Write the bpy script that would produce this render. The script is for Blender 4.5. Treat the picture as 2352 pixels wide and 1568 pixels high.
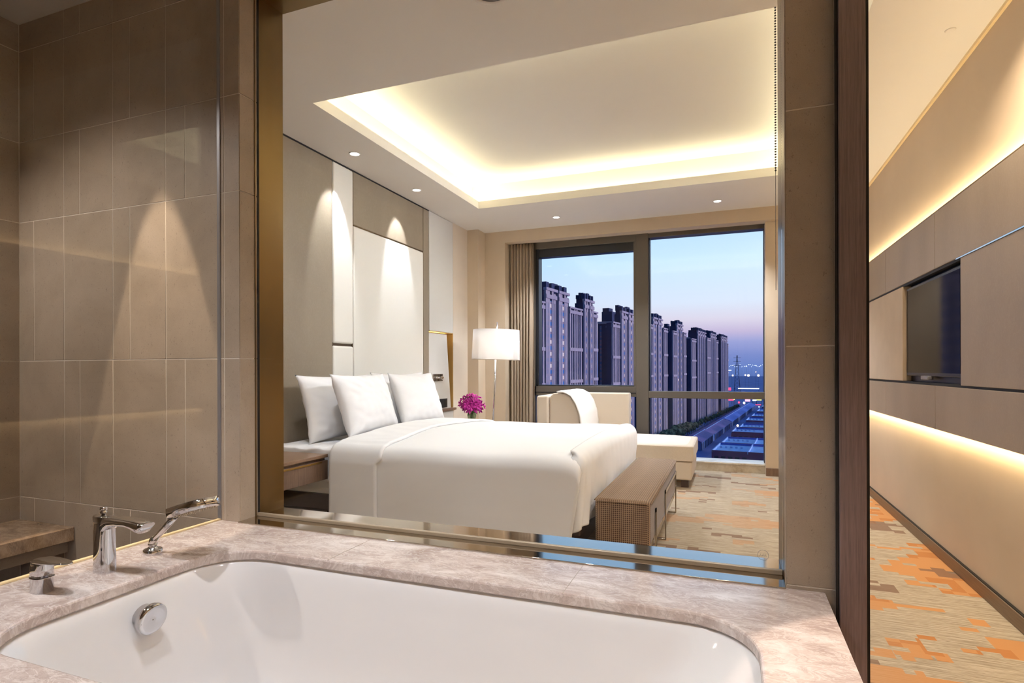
import bpy, bmesh, math, random
from mathutils import Vector, Matrix, noise
random.seed(7)
for o in list(bpy.data.objects): bpy.data.objects.remove(o)
scn = bpy.context.scene
COL = scn.collection
PI = math.pi
V = Vector

# ------------------------------------------------------------------ camera
CAM_H = 1.12
F_PX = 1315.0
yaw = math.atan2(500, F_PX); roll = math.atan(.00278)
s_, c_ = math.sin(yaw), math.cos(yaw)
Fw = V((-s_, c_, 0)); Rt = V((c_, s_, 0)); Up = V((0, 0, 1))
Xc = Rt*math.cos(roll) - Up*math.sin(roll)
Yc = Rt*math.sin(roll) + Up*math.cos(roll)
cam = bpy.data.cameras.new('camera'); camo = bpy.data.objects.new('camera', cam); COL.objects.link(camo)
camo.matrix_world = Matrix(((Xc.x, Yc.x, -Fw.x, 0), (Xc.y, Yc.y, -Fw.y, 0), (Xc.z, Yc.z, -Fw.z, CAM_H), (0, 0, 0, 1)))
cam.sensor_width = 36; cam.lens = 36*F_PX/2352
cam.shift_y = 64.4/2352; cam.clip_start = .02; cam.clip_end = 6000
scn.camera = camo

# ------------------------------------------------------------------ view and world
scn.view_settings.view_transform = 'Standard'
scn.view_settings.look = 'None'
scn.view_settings.exposure = 0.06
scn.view_settings.gamma = 1
scn.view_settings.use_curve_mapping = False

def lin(c):
    c = c/255.0
    return c/12.92 if c <= .04045 else ((c+.055)/1.055)**2.4
def rgb(r, g, b): return (lin(r), lin(g), lin(b), 1)

w = bpy.data.worlds.new('dusk_sky'); scn.world = w; w.use_nodes = True
nt = w.node_tree; nt.nodes.clear(); N = nt.nodes.new; L = nt.links.new
out = N('ShaderNodeOutputWorld'); bg = N('ShaderNodeBackground')
tc = N('ShaderNodeTexCoord'); sep = N('ShaderNodeSeparateXYZ')
nrm = N('ShaderNodeVectorMath'); nrm.operation = 'NORMALIZE'
L(tc.outputs['Generated'], nrm.inputs[0]); L(nrm.outputs[0], sep.inputs[0])
ramp = N('ShaderNodeValToRGB'); r = ramp.color_ramp
mp = N('ShaderNodeMapRange'); mp.inputs[1].default_value = -.05; mp.inputs[2].default_value = .45
L(sep.outputs['Z'], mp.inputs[0]); L(mp.outputs[0], ramp.inputs[0])
stops = [(-.05, (52, 76, 140)), (0.0, (96, 122, 186)), (.022, (118, 134, 192)), (.045, (150, 156, 204)), (.062, (190, 178, 208)),
         (.082, (212, 206, 222)), (.11, (212, 222, 238)), (.18, (200, 226, 250)), (.25, (182, 214, 248)), (.45, (130, 176, 232))]
while len(r.elements) > 1: r.elements.remove(r.elements[-1])
r.elements[0].position = 0; r.elements[0].color = rgb(*stops[0][1])
for z, c in stops[1:]:
    e = r.elements.new((z+.05)/.5); e.color = rgb(*c)
dot = N('ShaderNodeVectorMath'); dot.operation = 'DOT_PRODUCT'
dot.inputs[1].default_value = (.55, .835, 0); L(nrm.outputs[0], dot.inputs[0])
mr = N('ShaderNodeMapRange'); mr.interpolation_type = 'SMOOTHSTEP'
mr.inputs[1].default_value = -.6; mr.inputs[2].default_value = .85; mr.inputs[3].default_value = .30; mr.inputs[4].default_value = 1.22
L(dot.outputs['Value'], mr.inputs[0])
hs = N('ShaderNodeMapRange'); hs.inputs[1].default_value = .55; hs.inputs[2].default_value = 1.0; hs.inputs[3].default_value = 1.25; hs.inputs[4].default_value = .88
L(dot.outputs['Value'], hs.inputs[0])
hsv = N('ShaderNodeHueSaturation'); L(hs.outputs[0], hsv.inputs['Saturation']); L(ramp.outputs[0], hsv.inputs['Color'])
L(hsv.outputs[0], bg.inputs[0]); L(mr.outputs[0], bg.inputs[1]); L(bg.outputs[0], out.inputs[0])

# last afterglow: very low sun along the street side of the towers
sun = bpy.data.lights.new('sun', 'SUN'); sun.energy = 1.8; sun.color = (1, .80, .84); sun.angle = math.radians(8)
so = bpy.data.objects.new('sun', sun); COL.objects.link(so)
so.rotation_euler = V((-1, -.12, -.10)).to_track_quat('-Z', 'Y').to_euler()

def area(name, loc, dirv, sx, sy, power, color=(1, .85, .65), spread=180):
    l = bpy.data.lights.new(name, 'AREA'); l.shape = 'RECTANGLE'; l.size = sx; l.size_y = sy; l.energy = power; l.color = color
    l.spread = math.radians(spread)
    o = bpy.data.objects.new(name, l); COL.objects.link(o); o.location = loc
    return o, V(dirv)
def aim(o, d, xaxis=None):
    z = -V(d).normalized()
    if xaxis is None: o.rotation_euler = V(d).to_track_quat('-Z', 'Y').to_euler(); return
    x = V(xaxis).normalized(); y = z.cross(x).normalized(); x = y.cross(z)
    m = Matrix((x, y, z)).transposed(); o.rotation_euler = m.to_euler()
def strip(name, loc, d, xaxis, length, width, power, color, spread=180):
    o, dd = area(name, loc, d, length, width, power, color, spread); aim(o, dd, xaxis); return o
def spot(name, loc, d, deg, power, color=(1, .86, .7), blend=.25, rad=.02):
    l = bpy.data.lights.new(name, 'SPOT'); l.energy = power; l.spot_size = math.radians(deg); l.spot_blend = blend
    l.color = color; l.shadow_soft_size = rad
    o = bpy.data.objects.new(name, l); COL.objects.link(o); o.location = loc
    o.rotation_euler = V(d).to_track_quat('-Z', 'Y').to_euler(); return o

COVE = (1, .905, .58)
WARM = (1, .78, .55)
NEU = (.93, .97, 1.05)
# cove strips lying on the ledge behind the tray lip
TX0, TX1, TY0, TY1 = -2.448, .60, 2.924, 5.47
strip('cove_light', (TX0-.09, (TY0+TY1)/2, 2.85), (.7, 0, 1), (0, 1, 0), TY1-TY0+.1, .05, 8.5, COVE)
strip('cove_light', (TX1+.09, (TY0+TY1)/2, 2.85), (-.7, 0, 1), (0, 1, 0), TY1-TY0+.1, .05, 8.8, COVE)
strip('cove_light', ((TX0+TX1)/2, TY1+.09, 2.85), (0, -.7, 1), (1, 0, 0), TX1-TX0+.1, .05, 8.8, COVE)
strip('cove_light', ((TX0+TX1)/2, TY0-.09, 2.85), (0, .7, 1), (1, 0, 0), TX1-TX0+.1, .05, 8.8, COVE)
# bedroom downlights
DOWN = [(-2.72, 3.727), (-2.73, 4.685), (-1.786, 6.085), (-.11, 6.085)]
spot('downlight_or_fill', (-2.72, 3.727, 2.785), (-.39, .03, -.92), 44, 52, NEU, .4)
spot('downlight_or_fill', (-2.73, 4.685, 2.785), (-.39, .03, -.92), 44, 52, NEU, .4)
spot('downlight_or_fill', (-1.786, 6.085, 2.785), (0, 0, -1), 105, 150, NEU, .7)
spot('downlight_or_fill', (-.11, 6.085, 2.785), (0, 0, -1), 105, 150, NEU, .7)
# two unseen fill spots added in the near soffit, brightening the bed
spot('downlight_or_fill', (-2.0, 2.35, 2.785), (.05, .34, -1), 100, 74, NEU, .8, .03)
spot('downlight_or_fill', (.25, 2.35, 2.785), (-.30, .30, -1), 100, 74, NEU, .8, .03)
# unseen fill spots added in the right-hand soffit to brighten the headboard
spot('headboard_fill_beam', (.72, 4.45, 2.735), (-1, -.10, -.50), 84, 165, NEU, .9, .03)
spot('headboard_fill_beam', (.72, 5.35, 2.735), (-1, -.20, -.50), 84, 145, NEU, .9, .03)
# TV wall strips
strip('wall_strip', (1.135, 2.4, 2.03), (.25, 0, 1), (0, 1, 0), 8.2, .02, 22, (1, .78, .46))
strip('wall_strip', (1.135, 2.4, .755), (.25, 0, -1), (0, 1, 0), 8.2, .02, 17, (1, .78, .46))
# entry corridor ceiling lamps
spot('downlight_or_fill', (.72, .1, 2.73), (0, 0, -1), 90, 50, (1, .84, .64), .6, .03)
spot('downlight_or_fill', (.62, .93, 2.73), (0, 0, -1), 36, 150, (1, .80, .66), .06, .015)
spot('downlight_or_fill', (.85, 2.6, 2.73), (0.05, .3, -1), 110, 75, (1, .82, .60), .7, .03)
# bathroom: shower downlight, then three unseen spots added to brighten tub and tiles
spot('downlight_or_fill', (-2.127, 1.424, 2.685), (0, 0, -1), 29, 150, (1, .80, .60), .12, .012)
spot('downlight_or_fill', (-1.1, .62, 2.685), (0, .05, -1), 96, 84, (.93, .96, 1.02), .7, .03)
spot('downlight_or_fill', (-.55, .78, 2.685), (-.1, 0, -1), 84, 60, (.93, .96, 1.02), .7, .03)
spot('downlight_or_fill', (-2.85, .5, 2.685), (.25, .3, -1), 100, 85, (1, .92, .84), .7, .03)
# niche
strip('niche_light', (-3.0, 5.56, 1.522), (.3, 0, -1), (0, 1, 0), .4, .02, 1.1, (1, .72, .3))
# floor lamp bulb
pl = bpy.data.lights.new('lamp_bulb', 'POINT'); pl.energy = 5; pl.color = (1, .9, .78); pl.shadow_soft_size = .06
po = bpy.data.objects.new('lamp_bulb', pl); COL.objects.link(po); po.location = (-2.37, 5.75, 1.40)

# ------------------------------------------------------------------ materials
MATS = {}
def newmat(name):
    m = bpy.data.materials.new(name); m.use_nodes = True; nt = m.node_tree
    b = nt.nodes['Principled BSDF']; return m, nt, b
def coords(nt, scale=(1, 1, 1), rot=(0, 0, 0), kind='Object'):
    t = nt.nodes.new('ShaderNodeTexCoord'); m = nt.nodes.new('ShaderNodeMapping')
    m.inputs['Scale'].default_value = scale; m.inputs['Rotation'].default_value = rot
    nt.links.new(t.outputs[kind], m.inputs[0]); return m.outputs[0]
def noi(nt, vec, scale, detail=4, rough=.5, dist=0):
    n = nt.nodes.new('ShaderNodeTexNoise'); n.inputs['Scale'].default_value = scale; n.inputs['Detail'].default_value = detail
    n.inputs['Roughness'].default_value = rough; n.inputs['Distortion'].default_value = dist
    nt.links.new(vec, n.inputs['Vector']); return n.outputs['Fac']
def rampn(nt, fac, stops):
    r = nt.nodes.new('ShaderNodeValToRGB'); cr = r.color_ramp
    cr.elements[0].position = stops[0][0]; cr.elements[0].color = stops[0][1]
    cr.elements[1].position = stops[-1][0]; cr.elements[1].color = stops[-1][1]
    for p, c in stops[1:-1]: e = cr.elements.new(p); e.color = c
    nt.links.new(fac, r.inputs[0]); return r.outputs[0]
def mixc(nt, fac, a, b, mode='MIX'):
    m = nt.nodes.new('ShaderNodeMix'); m.data_type = 'RGBA'; m.blend_type = mode
    def put(s, v):
        if hasattr(v, 'is_output') or isinstance(v, bpy.types.NodeSocket): nt.links.new(v, s)
        else: s.default_value = v
    put(m.inputs[0], fac); put(m.inputs[6], a); put(m.inputs[7], b); return m.outputs[2]
def math_(nt, op, a, b=0, c=0):
    m = nt.nodes.new('ShaderNodeMath'); m.operation = op
    for i, v in enumerate((a, b, c)):
        if isinstance(v, bpy.types.NodeSocket): nt.links.new(v, m.inputs[i])
        else: m.inputs[i].default_value = v
    return m.outputs[0]
def bump(nt, b, h, strength=.2, dist=.01):
    n = nt.nodes.new('ShaderNodeBump'); n.inputs['Strength'].default_value = strength; n.inputs['Distance'].default_value = dist
    nt.links.new(h, n.inputs['Height']); nt.links.new(n.outputs[0], b.inputs['Normal'])

def plain(name, c, rough=.5, metal=0, spec=None, var=0, vscale=8, bmp=0, bscale=60, coat=0):
    m, nt, b = newmat(name)
    b.inputs['Base Color'].default_value = rgb(*c); b.inputs['Roughness'].default_value = rough; b.inputs['Metallic'].default_value = metal
    if spec is not None: b.inputs['Specular IOR Level'].default_value = spec
    if coat: b.inputs['Coat Weight'].default_value = coat
    if var:
        v = coords(nt); f = noi(nt, v, vscale, 5)
        d = tuple(max(0, k-var) for k in c); u = tuple(min(255, k+var) for k in c)
        nt.links.new(rampn(nt, f, [(.3, rgb(*d)), (.7, rgb(*u))]), b.inputs['Base Color'])
    if bmp: bump(nt, b, noi(nt, coords(nt), bscale, 3), bmp, .003)
    MATS[name] = m; return m

def fabric(name, c, var=10, sx=(300, 300, 300), bmp=.3, rough=.9, sheen=.2):
    m, nt, b = newmat(name)
    v = coords(nt, sx); f = noi(nt, v, 1, 2)
    f2 = noi(nt, coords(nt), 6, 3)
    d = tuple(max(0, k-var) for k in c); u = tuple(min(255, k+var) for k in c)
    col = rampn(nt, f, [(.3, rgb(*d)), (.7, rgb(*u))])
    col = mixc(nt, math_(nt, 'MULTIPLY', f2, .35), col, rgb(*d))
    nt.links.new(col, b.inputs['Base Color']); b.inputs['Roughness'].default_value = rough
    b.inputs['Sheen Weight'].default_value = sheen; b.inputs['Specular IOR Level'].default_value = .2
    bump(nt, b, f, bmp, .002); MATS[name] = m; return m

def stone(name, base, dark, light, fleck):
    m, nt, b = newmat(name); v = coords(nt)
    f = noi(nt, v, 3.2, 6, .6, .4); col = rampn(nt, f, [(.3, rgb(*dark)), (.5, rgb(*base)), (.72, rgb(*light))])
    fl = noi(nt, coords(nt, (1, 1, .6)), 150, 3, .6, 1.2)
    col = mixc(nt, math_(nt, 'MULTIPLY', math_(nt, 'GREATER_THAN', fl, .66), .55), col, rgb(*fleck))
    g = noi(nt, v, 420, 2); col = mixc(nt, .22, col, rampn(nt, g, [(.35, rgb(*dark)), (.65, rgb(*light))]))
    nt.links.new(col, b.inputs['Base Color']); b.inputs['Roughness'].default_value = .42
    bump(nt, b, g, .06, .001); MATS[name] = m; return m

def marble(name, base, dark, light, scale=2.2, rough=.16, vein=.5, streak=(1, 2.2, 1)):
    m, nt, b = newmat(name); v = coords(nt, streak, (0, 0, .5))
    f = noi(nt, v, scale, 9, .62, 1.6); col = rampn(nt, f, [(.28, rgb(*dark)), (.5, rgb(*base)), (.7, rgb(*light))])
    f2 = noi(nt, v, scale*3.4, 7, .6, 2.2)
    ab = math_(nt, 'ABSOLUTE', math_(nt, 'SUBTRACT', f2, .5)); ve = math_(nt, 'LESS_THAN', ab, .012)
    vs = nt.nodes.new('ShaderNodeMapRange'); vs.inputs[1].default_value = 0; vs.inputs[2].default_value = .05; vs.inputs[3].default_value = vein; vs.inputs[4].default_value = 0
    nt.links.new(ab, vs.inputs[0]); col = mixc(nt, vs.outputs[0], col, rgb(*light))
    f3 = noi(nt, v, scale*1.7, 8, .7, 3); ab3 = math_(nt, 'ABSOLUTE', math_(nt, 'SUBTRACT', f3, .47))
    vs3 = nt.nodes.new('ShaderNodeMapRange'); vs3.inputs[1].default_value = 0; vs3.inputs[2].default_value = .03; vs3.inputs[3].default_value = vein*.8; vs3.inputs[4].default_value = 0
    nt.links.new(ab3, vs3.inputs[0]); col = mixc(nt, vs3.outputs[0], col, rgb(*dark))
    nt.links.new(col, b.inputs['Base Color']); b.inputs['Roughness'].default_value = rough; MATS[name] = m; return m

def wood(name, dark, light, grain=(60, 60, 2.2), rough=.45, bmp=.08):
    m, nt, b = newmat(name); f = noi(nt, coords(nt, grain), 3, 6, .65, .3); g = noi(nt, coords(nt, tuple(k*5 for k in grain)), 3, 2)
    col = mixc(nt, .35, rampn(nt, f, [(.3, rgb(*dark)), (.7, rgb(*light))]), rampn(nt, g, [(.3, rgb(*dark)), (.7, rgb(*light))]))
    nt.links.new(col, b.inputs['Base Color']); b.inputs['Roughness'].default_value = rough; bump(nt, b, g, bmp, .001); MATS[name] = m; return m

def glassmat(name, tint=(1, 1, 1, 1), ior=1.45, rough=0.0):
    m, nt, b = newmat(name); nt.nodes.remove(b); o = nt.nodes['Material Output']
    t = nt.nodes.new('ShaderNodeBsdfTransparent'); t.inputs[0].default_value = tint
    g = nt.nodes.new('ShaderNodeBsdfGlossy'); g.inputs['Roughness'].default_value = rough
    fr = nt.nodes.new('ShaderNodeFresnel'); ge = nt.nodes.new('ShaderNodeNewGeometry'); mi_ = nt.nodes.new('ShaderNodeMapRange')
    mi_.inputs[3].default_value = ior; mi_.inputs[4].default_value = 1/ior; nt.links.new(ge.outputs['Backfacing'], mi_.inputs[0]); nt.links.new(mi_.outputs[0], fr.inputs[0])
    mx = nt.nodes.new('ShaderNodeMixShader'); nt.links.new(fr.outputs[0], mx.inputs[0]); nt.links.new(t.outputs[0], mx.inputs[1]); nt.links.new(g.outputs[0], mx.inputs[2])
    nt.links.new(mx.outputs[0], o.inputs[0]); MATS[name] = m; return m

def emis(name, c, strength):
    m, nt, b = newmat(name); b.inputs['Base Color'].default_value = (0.8, 0.8, 0.8, 1)
    b.inputs['Emission Color'].default_value = rgb(*c); b.inputs['Emission Strength'].default_value = strength; MATS[name] = m; return m

plain('ceiling_paint', (236, 232, 226), .9, spec=.1)
plain('near_soffit_paint', (226, 222, 214), .9, spec=.1)
plain('bath_ceiling_paint', (222, 216, 208), .9, spec=.1)
stone('tile', (172, 157, 140), (158, 143, 126), (186, 171, 154), (100, 86, 74))
plain('grout', (226, 218, 206), .8)
marble('deck_marble', (206, 189, 180), (172, 152, 143), (236, 226, 220), 3.4, .15, .6)
marble('sill_marble', (214, 204, 186), (160, 136, 104), (236, 230, 220), 1.6, .15, .25, (1, 3, 1))
marble('bench_marble', (150, 124, 98), (112, 88, 66), (184, 160, 134), 5, .25, .4)
plain('porcelain', (240, 236, 234), .06, spec=.6, coat=.5)
plain('chrome', (215, 215, 218), .045, 1)
plain('chrome_dark', (60, 60, 62), .3, .6)
plain('nickel', (176, 166, 150), .22, 1)
plain('bronze', (128, 106, 70), .30, 1, bmp=.03, bscale=900)
plain('bronze_sill', (206, 196, 182), .07, 1)
plain('bronze_edge', (120, 100, 76), .3, .9)
plain('seal', (176, 160, 138), .35, .3)
plain('black_gap', (14, 10, 8), .6)
plain('gold_trim', (186, 150, 84), .3, 1)
plain('gold_paint', (196, 158, 90), .5)
plain('golden_edge', (242, 218, 168), .35)
wood('dark_wood', (104, 86, 85), (152, 132, 130), (70, 70, 1.6), .5)
wood('night_wood', (96, 74, 60), (142, 116, 96), (50, 50, 2.0), .4)
wood('night_top_wood', (122, 94, 74), (160, 130, 104), (50, 3, 50), .3)
wood('base_wood', (104, 80, 60), (138, 112, 88), (40, 1.2, 40), .4)
wood('foot_wood', (46, 30, 22), (66, 44, 32), (40, 40, 3), .4)
plain('wallpaper', (206, 188, 164), .75, var=4, vscale=3, bmp=.12, bscale=260)
plain('wallpaper_light', (216, 202, 184), .6, var=4, vscale=3, bmp=.05, bscale=260)
plain('tv_wall_paper', (208, 188, 164), .8, var=4, vscale=2, bmp=.08, bscale=200)
plain('tv_wall_cream', (206, 186, 164), .6, var=3)
plain('white_leather', (234, 231, 222), .42, bmp=.06, bscale=120)
plain('white_gloss', (216, 214, 208), .22, spec=.5)
plain('black_plastic', (12, 11, 11), .35)
plain('tv_screen', (4, 4, 7), .06, spec=.05)
plain('silver_plastic', (160, 160, 165), .3, .5)
plain('linen', (242, 241, 240), .85, spec=.1, bmp=.05, bscale=18)
plain('sheet', (244, 243, 243), .85, spec=.1, bmp=.12, bscale=22)
fabric('cream_fabric', (222, 208, 190), 8)
fabric('cream_top_fabric', (240, 228, 212), 6)
fabric('throw_fabric', (246, 240, 232), 6)
plain('curtain_fabric', (170, 152, 132), .85, spec=.1, bmp=.08, bscale=200)
plain('window_metal', (104, 97, 88), .4, .3)
plain('window_dark', (42, 44, 50), .35, .4)
plain('plastic_vase', (90, 110, 90), .1)
plain('stem', (76, 110, 50), .6)
plain('leaf', (60, 92, 44), .6)
plain('orchid', (190, 34, 150), .55, var=24, vscale=30)
plain('orchid_pale', (228, 130, 200), .55, var=14, vscale=30)
plain('dark_floor', (62, 46, 38), .18, var=8, vscale=6)
emis('lamp_disc', (255, 250, 240), 6)
emis('shade_inner', (255, 248, 240), .95)
glassmat('glass', (.985, .99, .99, 1), 1.3)
glassmat('window_glass', (.985, .99, 1, 1), 1.3)
glassmat('vase_glass', (.8, .88, .82, 1))

# taupe leather with a fine crackle
def leather(name, base, dark, light):
    m, nt, b = newmat(name); v = coords(nt, (1, 1, .45))
    f = noi(nt, v, 26, 6, .7, 2.2); ab = math_(nt, 'ABSOLUTE', math_(nt, 'SUBTRACT', f, .5))
    mrn = nt.nodes.new('ShaderNodeMapRange'); mrn.inputs[1].default_value = 0; mrn.inputs[2].default_value = .02; mrn.inputs[3].default_value = .35; mrn.inputs[4].default_value = 0
    nt.links.new(ab, mrn.inputs[0]); f2 = noi(nt, v, 2.4, 3)
    col = rampn(nt, f2, [(.35, rgb(*dark)), (.65, rgb(*base))]); col = mixc(nt, mrn.outputs[0], col, rgb(*light))
    nt.links.new(col, b.inputs['Base Color']); b.inputs['Roughness'].default_value = .42
    bump(nt, b, f, .05, .002); MATS[name] = m
leather('taupe_leather', (148, 135, 116), (138, 125, 107), (172, 160, 142))
leather('tv_leather', (170, 154, 138), (158, 142, 127), (186, 172, 156))

# bench: small two-tone dot weave
def weave():
    m, nt, b = newmat('dot_weave')
    t = nt.nodes.new('ShaderNodeTexCoord'); sp = nt.nodes.new('ShaderNodeSeparateXYZ'); nt.links.new(t.outputs['Object'], sp.inputs[0])
    k = 2*PI/.022
    hx = math_(nt, 'ADD', sp.outputs[0], sp.outputs[1]); 
    a = math_(nt, 'SINE', math_(nt, 'MULTIPLY', math_(nt, 'ADD', hx, sp.outputs[2]), k))
    c = math_(nt, 'SINE', math_(nt, 'MULTIPLY', math_(nt, 'SUBTRACT', math_(nt, 'SUBTRACT', sp.outputs[0], sp.outputs[1]), sp.outputs[2]), k))
    p = math_(nt, 'MULTIPLY', a, c); q = math_(nt, 'GREATER_THAN', p, .12)
    col = mixc(nt, q, rgb(158, 132, 104), rgb(84, 58, 44)); nt.links.new(col, b.inputs['Base Color'])
    b.inputs['Roughness'].default_value = .85; b.inputs['Specular IOR Level'].default_value = .2; b.inputs['Sheen Weight'].default_value = .3
    bump(nt, b, p, .25, .002); MATS['dot_weave'] = m
weave()

# carpet: stepped orange and brown patches over streaked beige
def carpet():
    m, nt, b = newmat('carpet')
    t = nt.nodes.new('ShaderNodeTexCoord')
    st = coords(nt, (2.0, 60, 1)); streak = noi(nt, st, 2.5, 3, .6)
    st2 = coords(nt, (14, 260, 1)); streak2 = noi(nt, st2, 2, 2, .6)
    base = rampn(nt, streak, [(.34, rgb(122, 103, 84)), (.5, rgb(178, 163, 140)), (.66, rgb(216, 204, 184))])
    base = mixc(nt, .45, base, rampn(nt, streak2, [(.3, rgb(128, 110, 90)), (.7, rgb(214, 202, 182))]))
    def snapped(sx, sy, ox=0, skew=0):
        sn = nt.nodes.new('ShaderNodeVectorMath'); sn.operation = 'SNAP'; sn.inputs[1].default_value = (sx, sy, 1)
        off = nt.nodes.new('ShaderNodeVectorMath'); off.operation = 'ADD'; off.inputs[1].default_value = (ox, ox*.7, 0)
        nt.links.new(t.outputs['Object'], off.inputs[0]); nt.links.new(off.outputs[0], sn.inputs[0]); return sn.outputs[0]
    def patch(sx, sy, scale, stretch, th, ox):
        v = snapped(sx, sy, ox); mpn = nt.nodes.new('ShaderNodeMapping'); mpn.inputs['Scale'].default_value = stretch
        nt.links.new(v, mpn.inputs[0]); f = noi(nt, mpn.outputs[0], scale, 4, .58)
        return math_(nt, 'GREATER_THAN', f, th), f
    p1, f1 = patch(.065, .038, 1.7, (1, 1.6, 1), .555, 3.3)
    p2, f2 = patch(.065, .038, 2.1, (1, 1.7, 1), .595, 21.7)
    p3, f3 = patch(.065, .038, 2.6, (1, 1.2, 1), .57, 9.1)
    sp = nt.nodes.new('ShaderNodeSeparateXYZ'); nt.links.new(t.outputs['Object'], sp.inputs[0])
    # orange grows stronger along x towards the entry side, paler in the room
    orange_gain = nt.nodes.new('ShaderNodeMapRange'); orange_gain.inputs[1].default_value = .1; orange_gain.inputs[2].default_value = .75; orange_gain.inputs[3].default_value = .42; orange_gain.inputs[4].default_value = 1
    nt.links.new(sp.outputs[0], orange_gain.inputs[0])
    p1 = math_(nt, 'GREATER_THAN', math_(nt, 'ADD', f1, math_(nt, 'MULTIPLY', orange_gain.outputs[0], .06)), .590)
    oc = mixc(nt, p3, rgb(198, 142, 92), rgb(184, 120, 68)); oc = mixc(nt, math_(nt, 'MULTIPLY', streak2, .35), oc, rgb(208, 160, 114))
    col = mixc(nt, math_(nt, 'MULTIPLY', p1, orange_gain.outputs[0]), base, oc)
    col = mixc(nt, math_(nt, 'MULTIPLY', p2, .8), col, rgb(128, 100, 84))
    nt.links.new(col, b.inputs['Base Color']); b.inputs['Roughness'].default_value = .95; b.inputs['Specular IOR Level'].default_value = .1
    bump(nt, b, noi(nt, coords(nt), 700, 2), .25, .003); MATS['carpet'] = m
carpet()

# ------------------------------------------------------------------ mesh helpers
def rot3(a=0, b=0, c=0):
    return Matrix.Rotation(c, 4, 'Z') @ Matrix.Rotation(b, 4, 'Y') @ Matrix.Rotation(a, 4, 'X')

class MB:
    def __init__(s): s.bm = bmesh.new(); s.mats = []
    def mi(s, m):
        if m is None: return 0
        if m not in s.mats: s.mats.append(m)
        return s.mats.index(m)
    def _new(s, verts, faces, m, smooth=False, M=None):
        mi = s.mi(m); bv = [s.bm.verts.new(M @ V(v) if M else V(v)) for v in verts]; fs = []
        for f in faces:
            try: q = s.bm.faces.new([bv[i] for i in f])
            except ValueError: continue
            q.material_index = mi; q.smooth = smooth; fs.append(q)
        return bv, fs
    def box(s, x0, x1, y0, y1, z0, z1, m=None, bev=0, seg=2, M=None, smooth=False):
        vs = [(x, y, z) for z in (z0, z1) for y in (y0, y1) for x in (x0, x1)]
        fs = [(0, 2, 3, 1), (4, 5, 7, 6), (0, 1, 5, 4), (2, 6, 7, 3), (0, 4, 6, 2), (1, 3, 7, 5)]
        bv, f = s._new(vs, fs, m, False, M)
        if bev:
            es = list({e for q in f for e in q.edges}); mi = s.mi(m)
            r = bmesh.ops.bevel(s.bm, geom=es, offset=bev, segments=seg, affect='EDGES', profile=.5)
            for q in r['faces']: q.material_index = mi; q.smooth = True
            if smooth:
                for q in f:
                    if q.is_valid: q.smooth = True
        return s
    def prism(s, pts, d, m=None, smooth=False, M=None):
        # polygon pts (3D) extruded by vector d
        n = len(pts); d = V(d); vs = [V(p) for p in pts]+[V(p)+d for p in pts]
        fs = [tuple(range(n))[::-1], tuple(range(n, 2*n))]+[(i, (i+1) % n, n+(i+1) % n, n+i) for i in range(n)]
        mi = s.mi(m); bv, f = s._new(vs, fs, m, False, M)
        if smooth:
            for q in f[2:]: q.smooth = True
        return s
    def loft(s, rings, m=None, smooth=True, cap=True, closed=True, M=None, capsmooth=False):
        n = len(rings[0]); vs = [p for r in rings for p in r]; fs = []
        for i in range(len(rings)-1):
            for j in range(n if closed else n-1):
                k = (j+1) % n; fs.append((i*n+j, i*n+k, (i+1)*n+k, (i+1)*n+j))
        nb = len(fs)
        if cap: fs.append(tuple(range(n))[::-1]); fs.append(tuple(range((len(rings)-1)*n, len(rings)*n)))
        bv, f = s._new(vs, fs, m, smooth, M)
        if cap and not capsmooth:
            for q in f[nb:]: q.smooth = False
        return s
    def tube(s, path, r, m=None, n=12, cap=True, M=None):
        rings = []; path = [V(p) for p in path]; rr = r if isinstance(r, (list, tuple)) else [r]*len(path)
        prev = None
        for i, p in enumerate(path):
            t = (path[min(i+1, len(path)-1)]-path[max(i-1, 0)]).normalized()
            if prev is None: a = t.orthogonal().normalized()
            else: a = (prev - t*prev.dot(t)).normalized()
            prev = a; b = t.cross(a); rings.append([p+(a*math.cos(2*PI*k/n)+b*math.sin(2*PI*k/n))*rr[i] for k in range(n)])
        return s.loft(rings, m, True, cap, True, M)
    def lathe(s, prof, m=None, n=32, M=None, cap=True):
        rings = [[(r*math.cos(2*PI*k/n), r*math.sin(2*PI*k/n), z) for k in range(n)] for r, z in prof]
        return s.loft(rings, m, True, cap, True, M)
    def grid(s, nu, nv, f, m=None, smooth=True, M=None):
        vs = [f(i/(nu-1), j/(nv-1)) for i in range(nu) for j in range(nv)]
        fs = [(i*nv+j, (i+1)*nv+j, (i+1)*nv+j+1, i*nv+j+1) for i in range(nu-1) for j in range(nv-1)]
        s._new(vs, fs, m, smooth, M); return s
    def build(s, name, mat=None, parent=None, fix=True):
        if fix: bmesh.ops.recalc_face_normals(s.bm, faces=s.bm.faces)
        if parent is not None:
            off = V((0, 0, 0)); p = parent
            while p is not None: off += p.location; p = p.parent
            if not getattr(s, 'local', False):
                for v in s.bm.verts: v.co -= off
        me = bpy.data.meshes.new(name); s.bm.to_mesh(me); s.bm.free()
        if s.mats:
            for k in s.mats: me.materials.append(MATS[k])
        else: me.materials.append(MATS[mat])
        o = bpy.data.objects.new(name, me); COL.objects.link(o); o.parent = parent; return o

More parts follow.
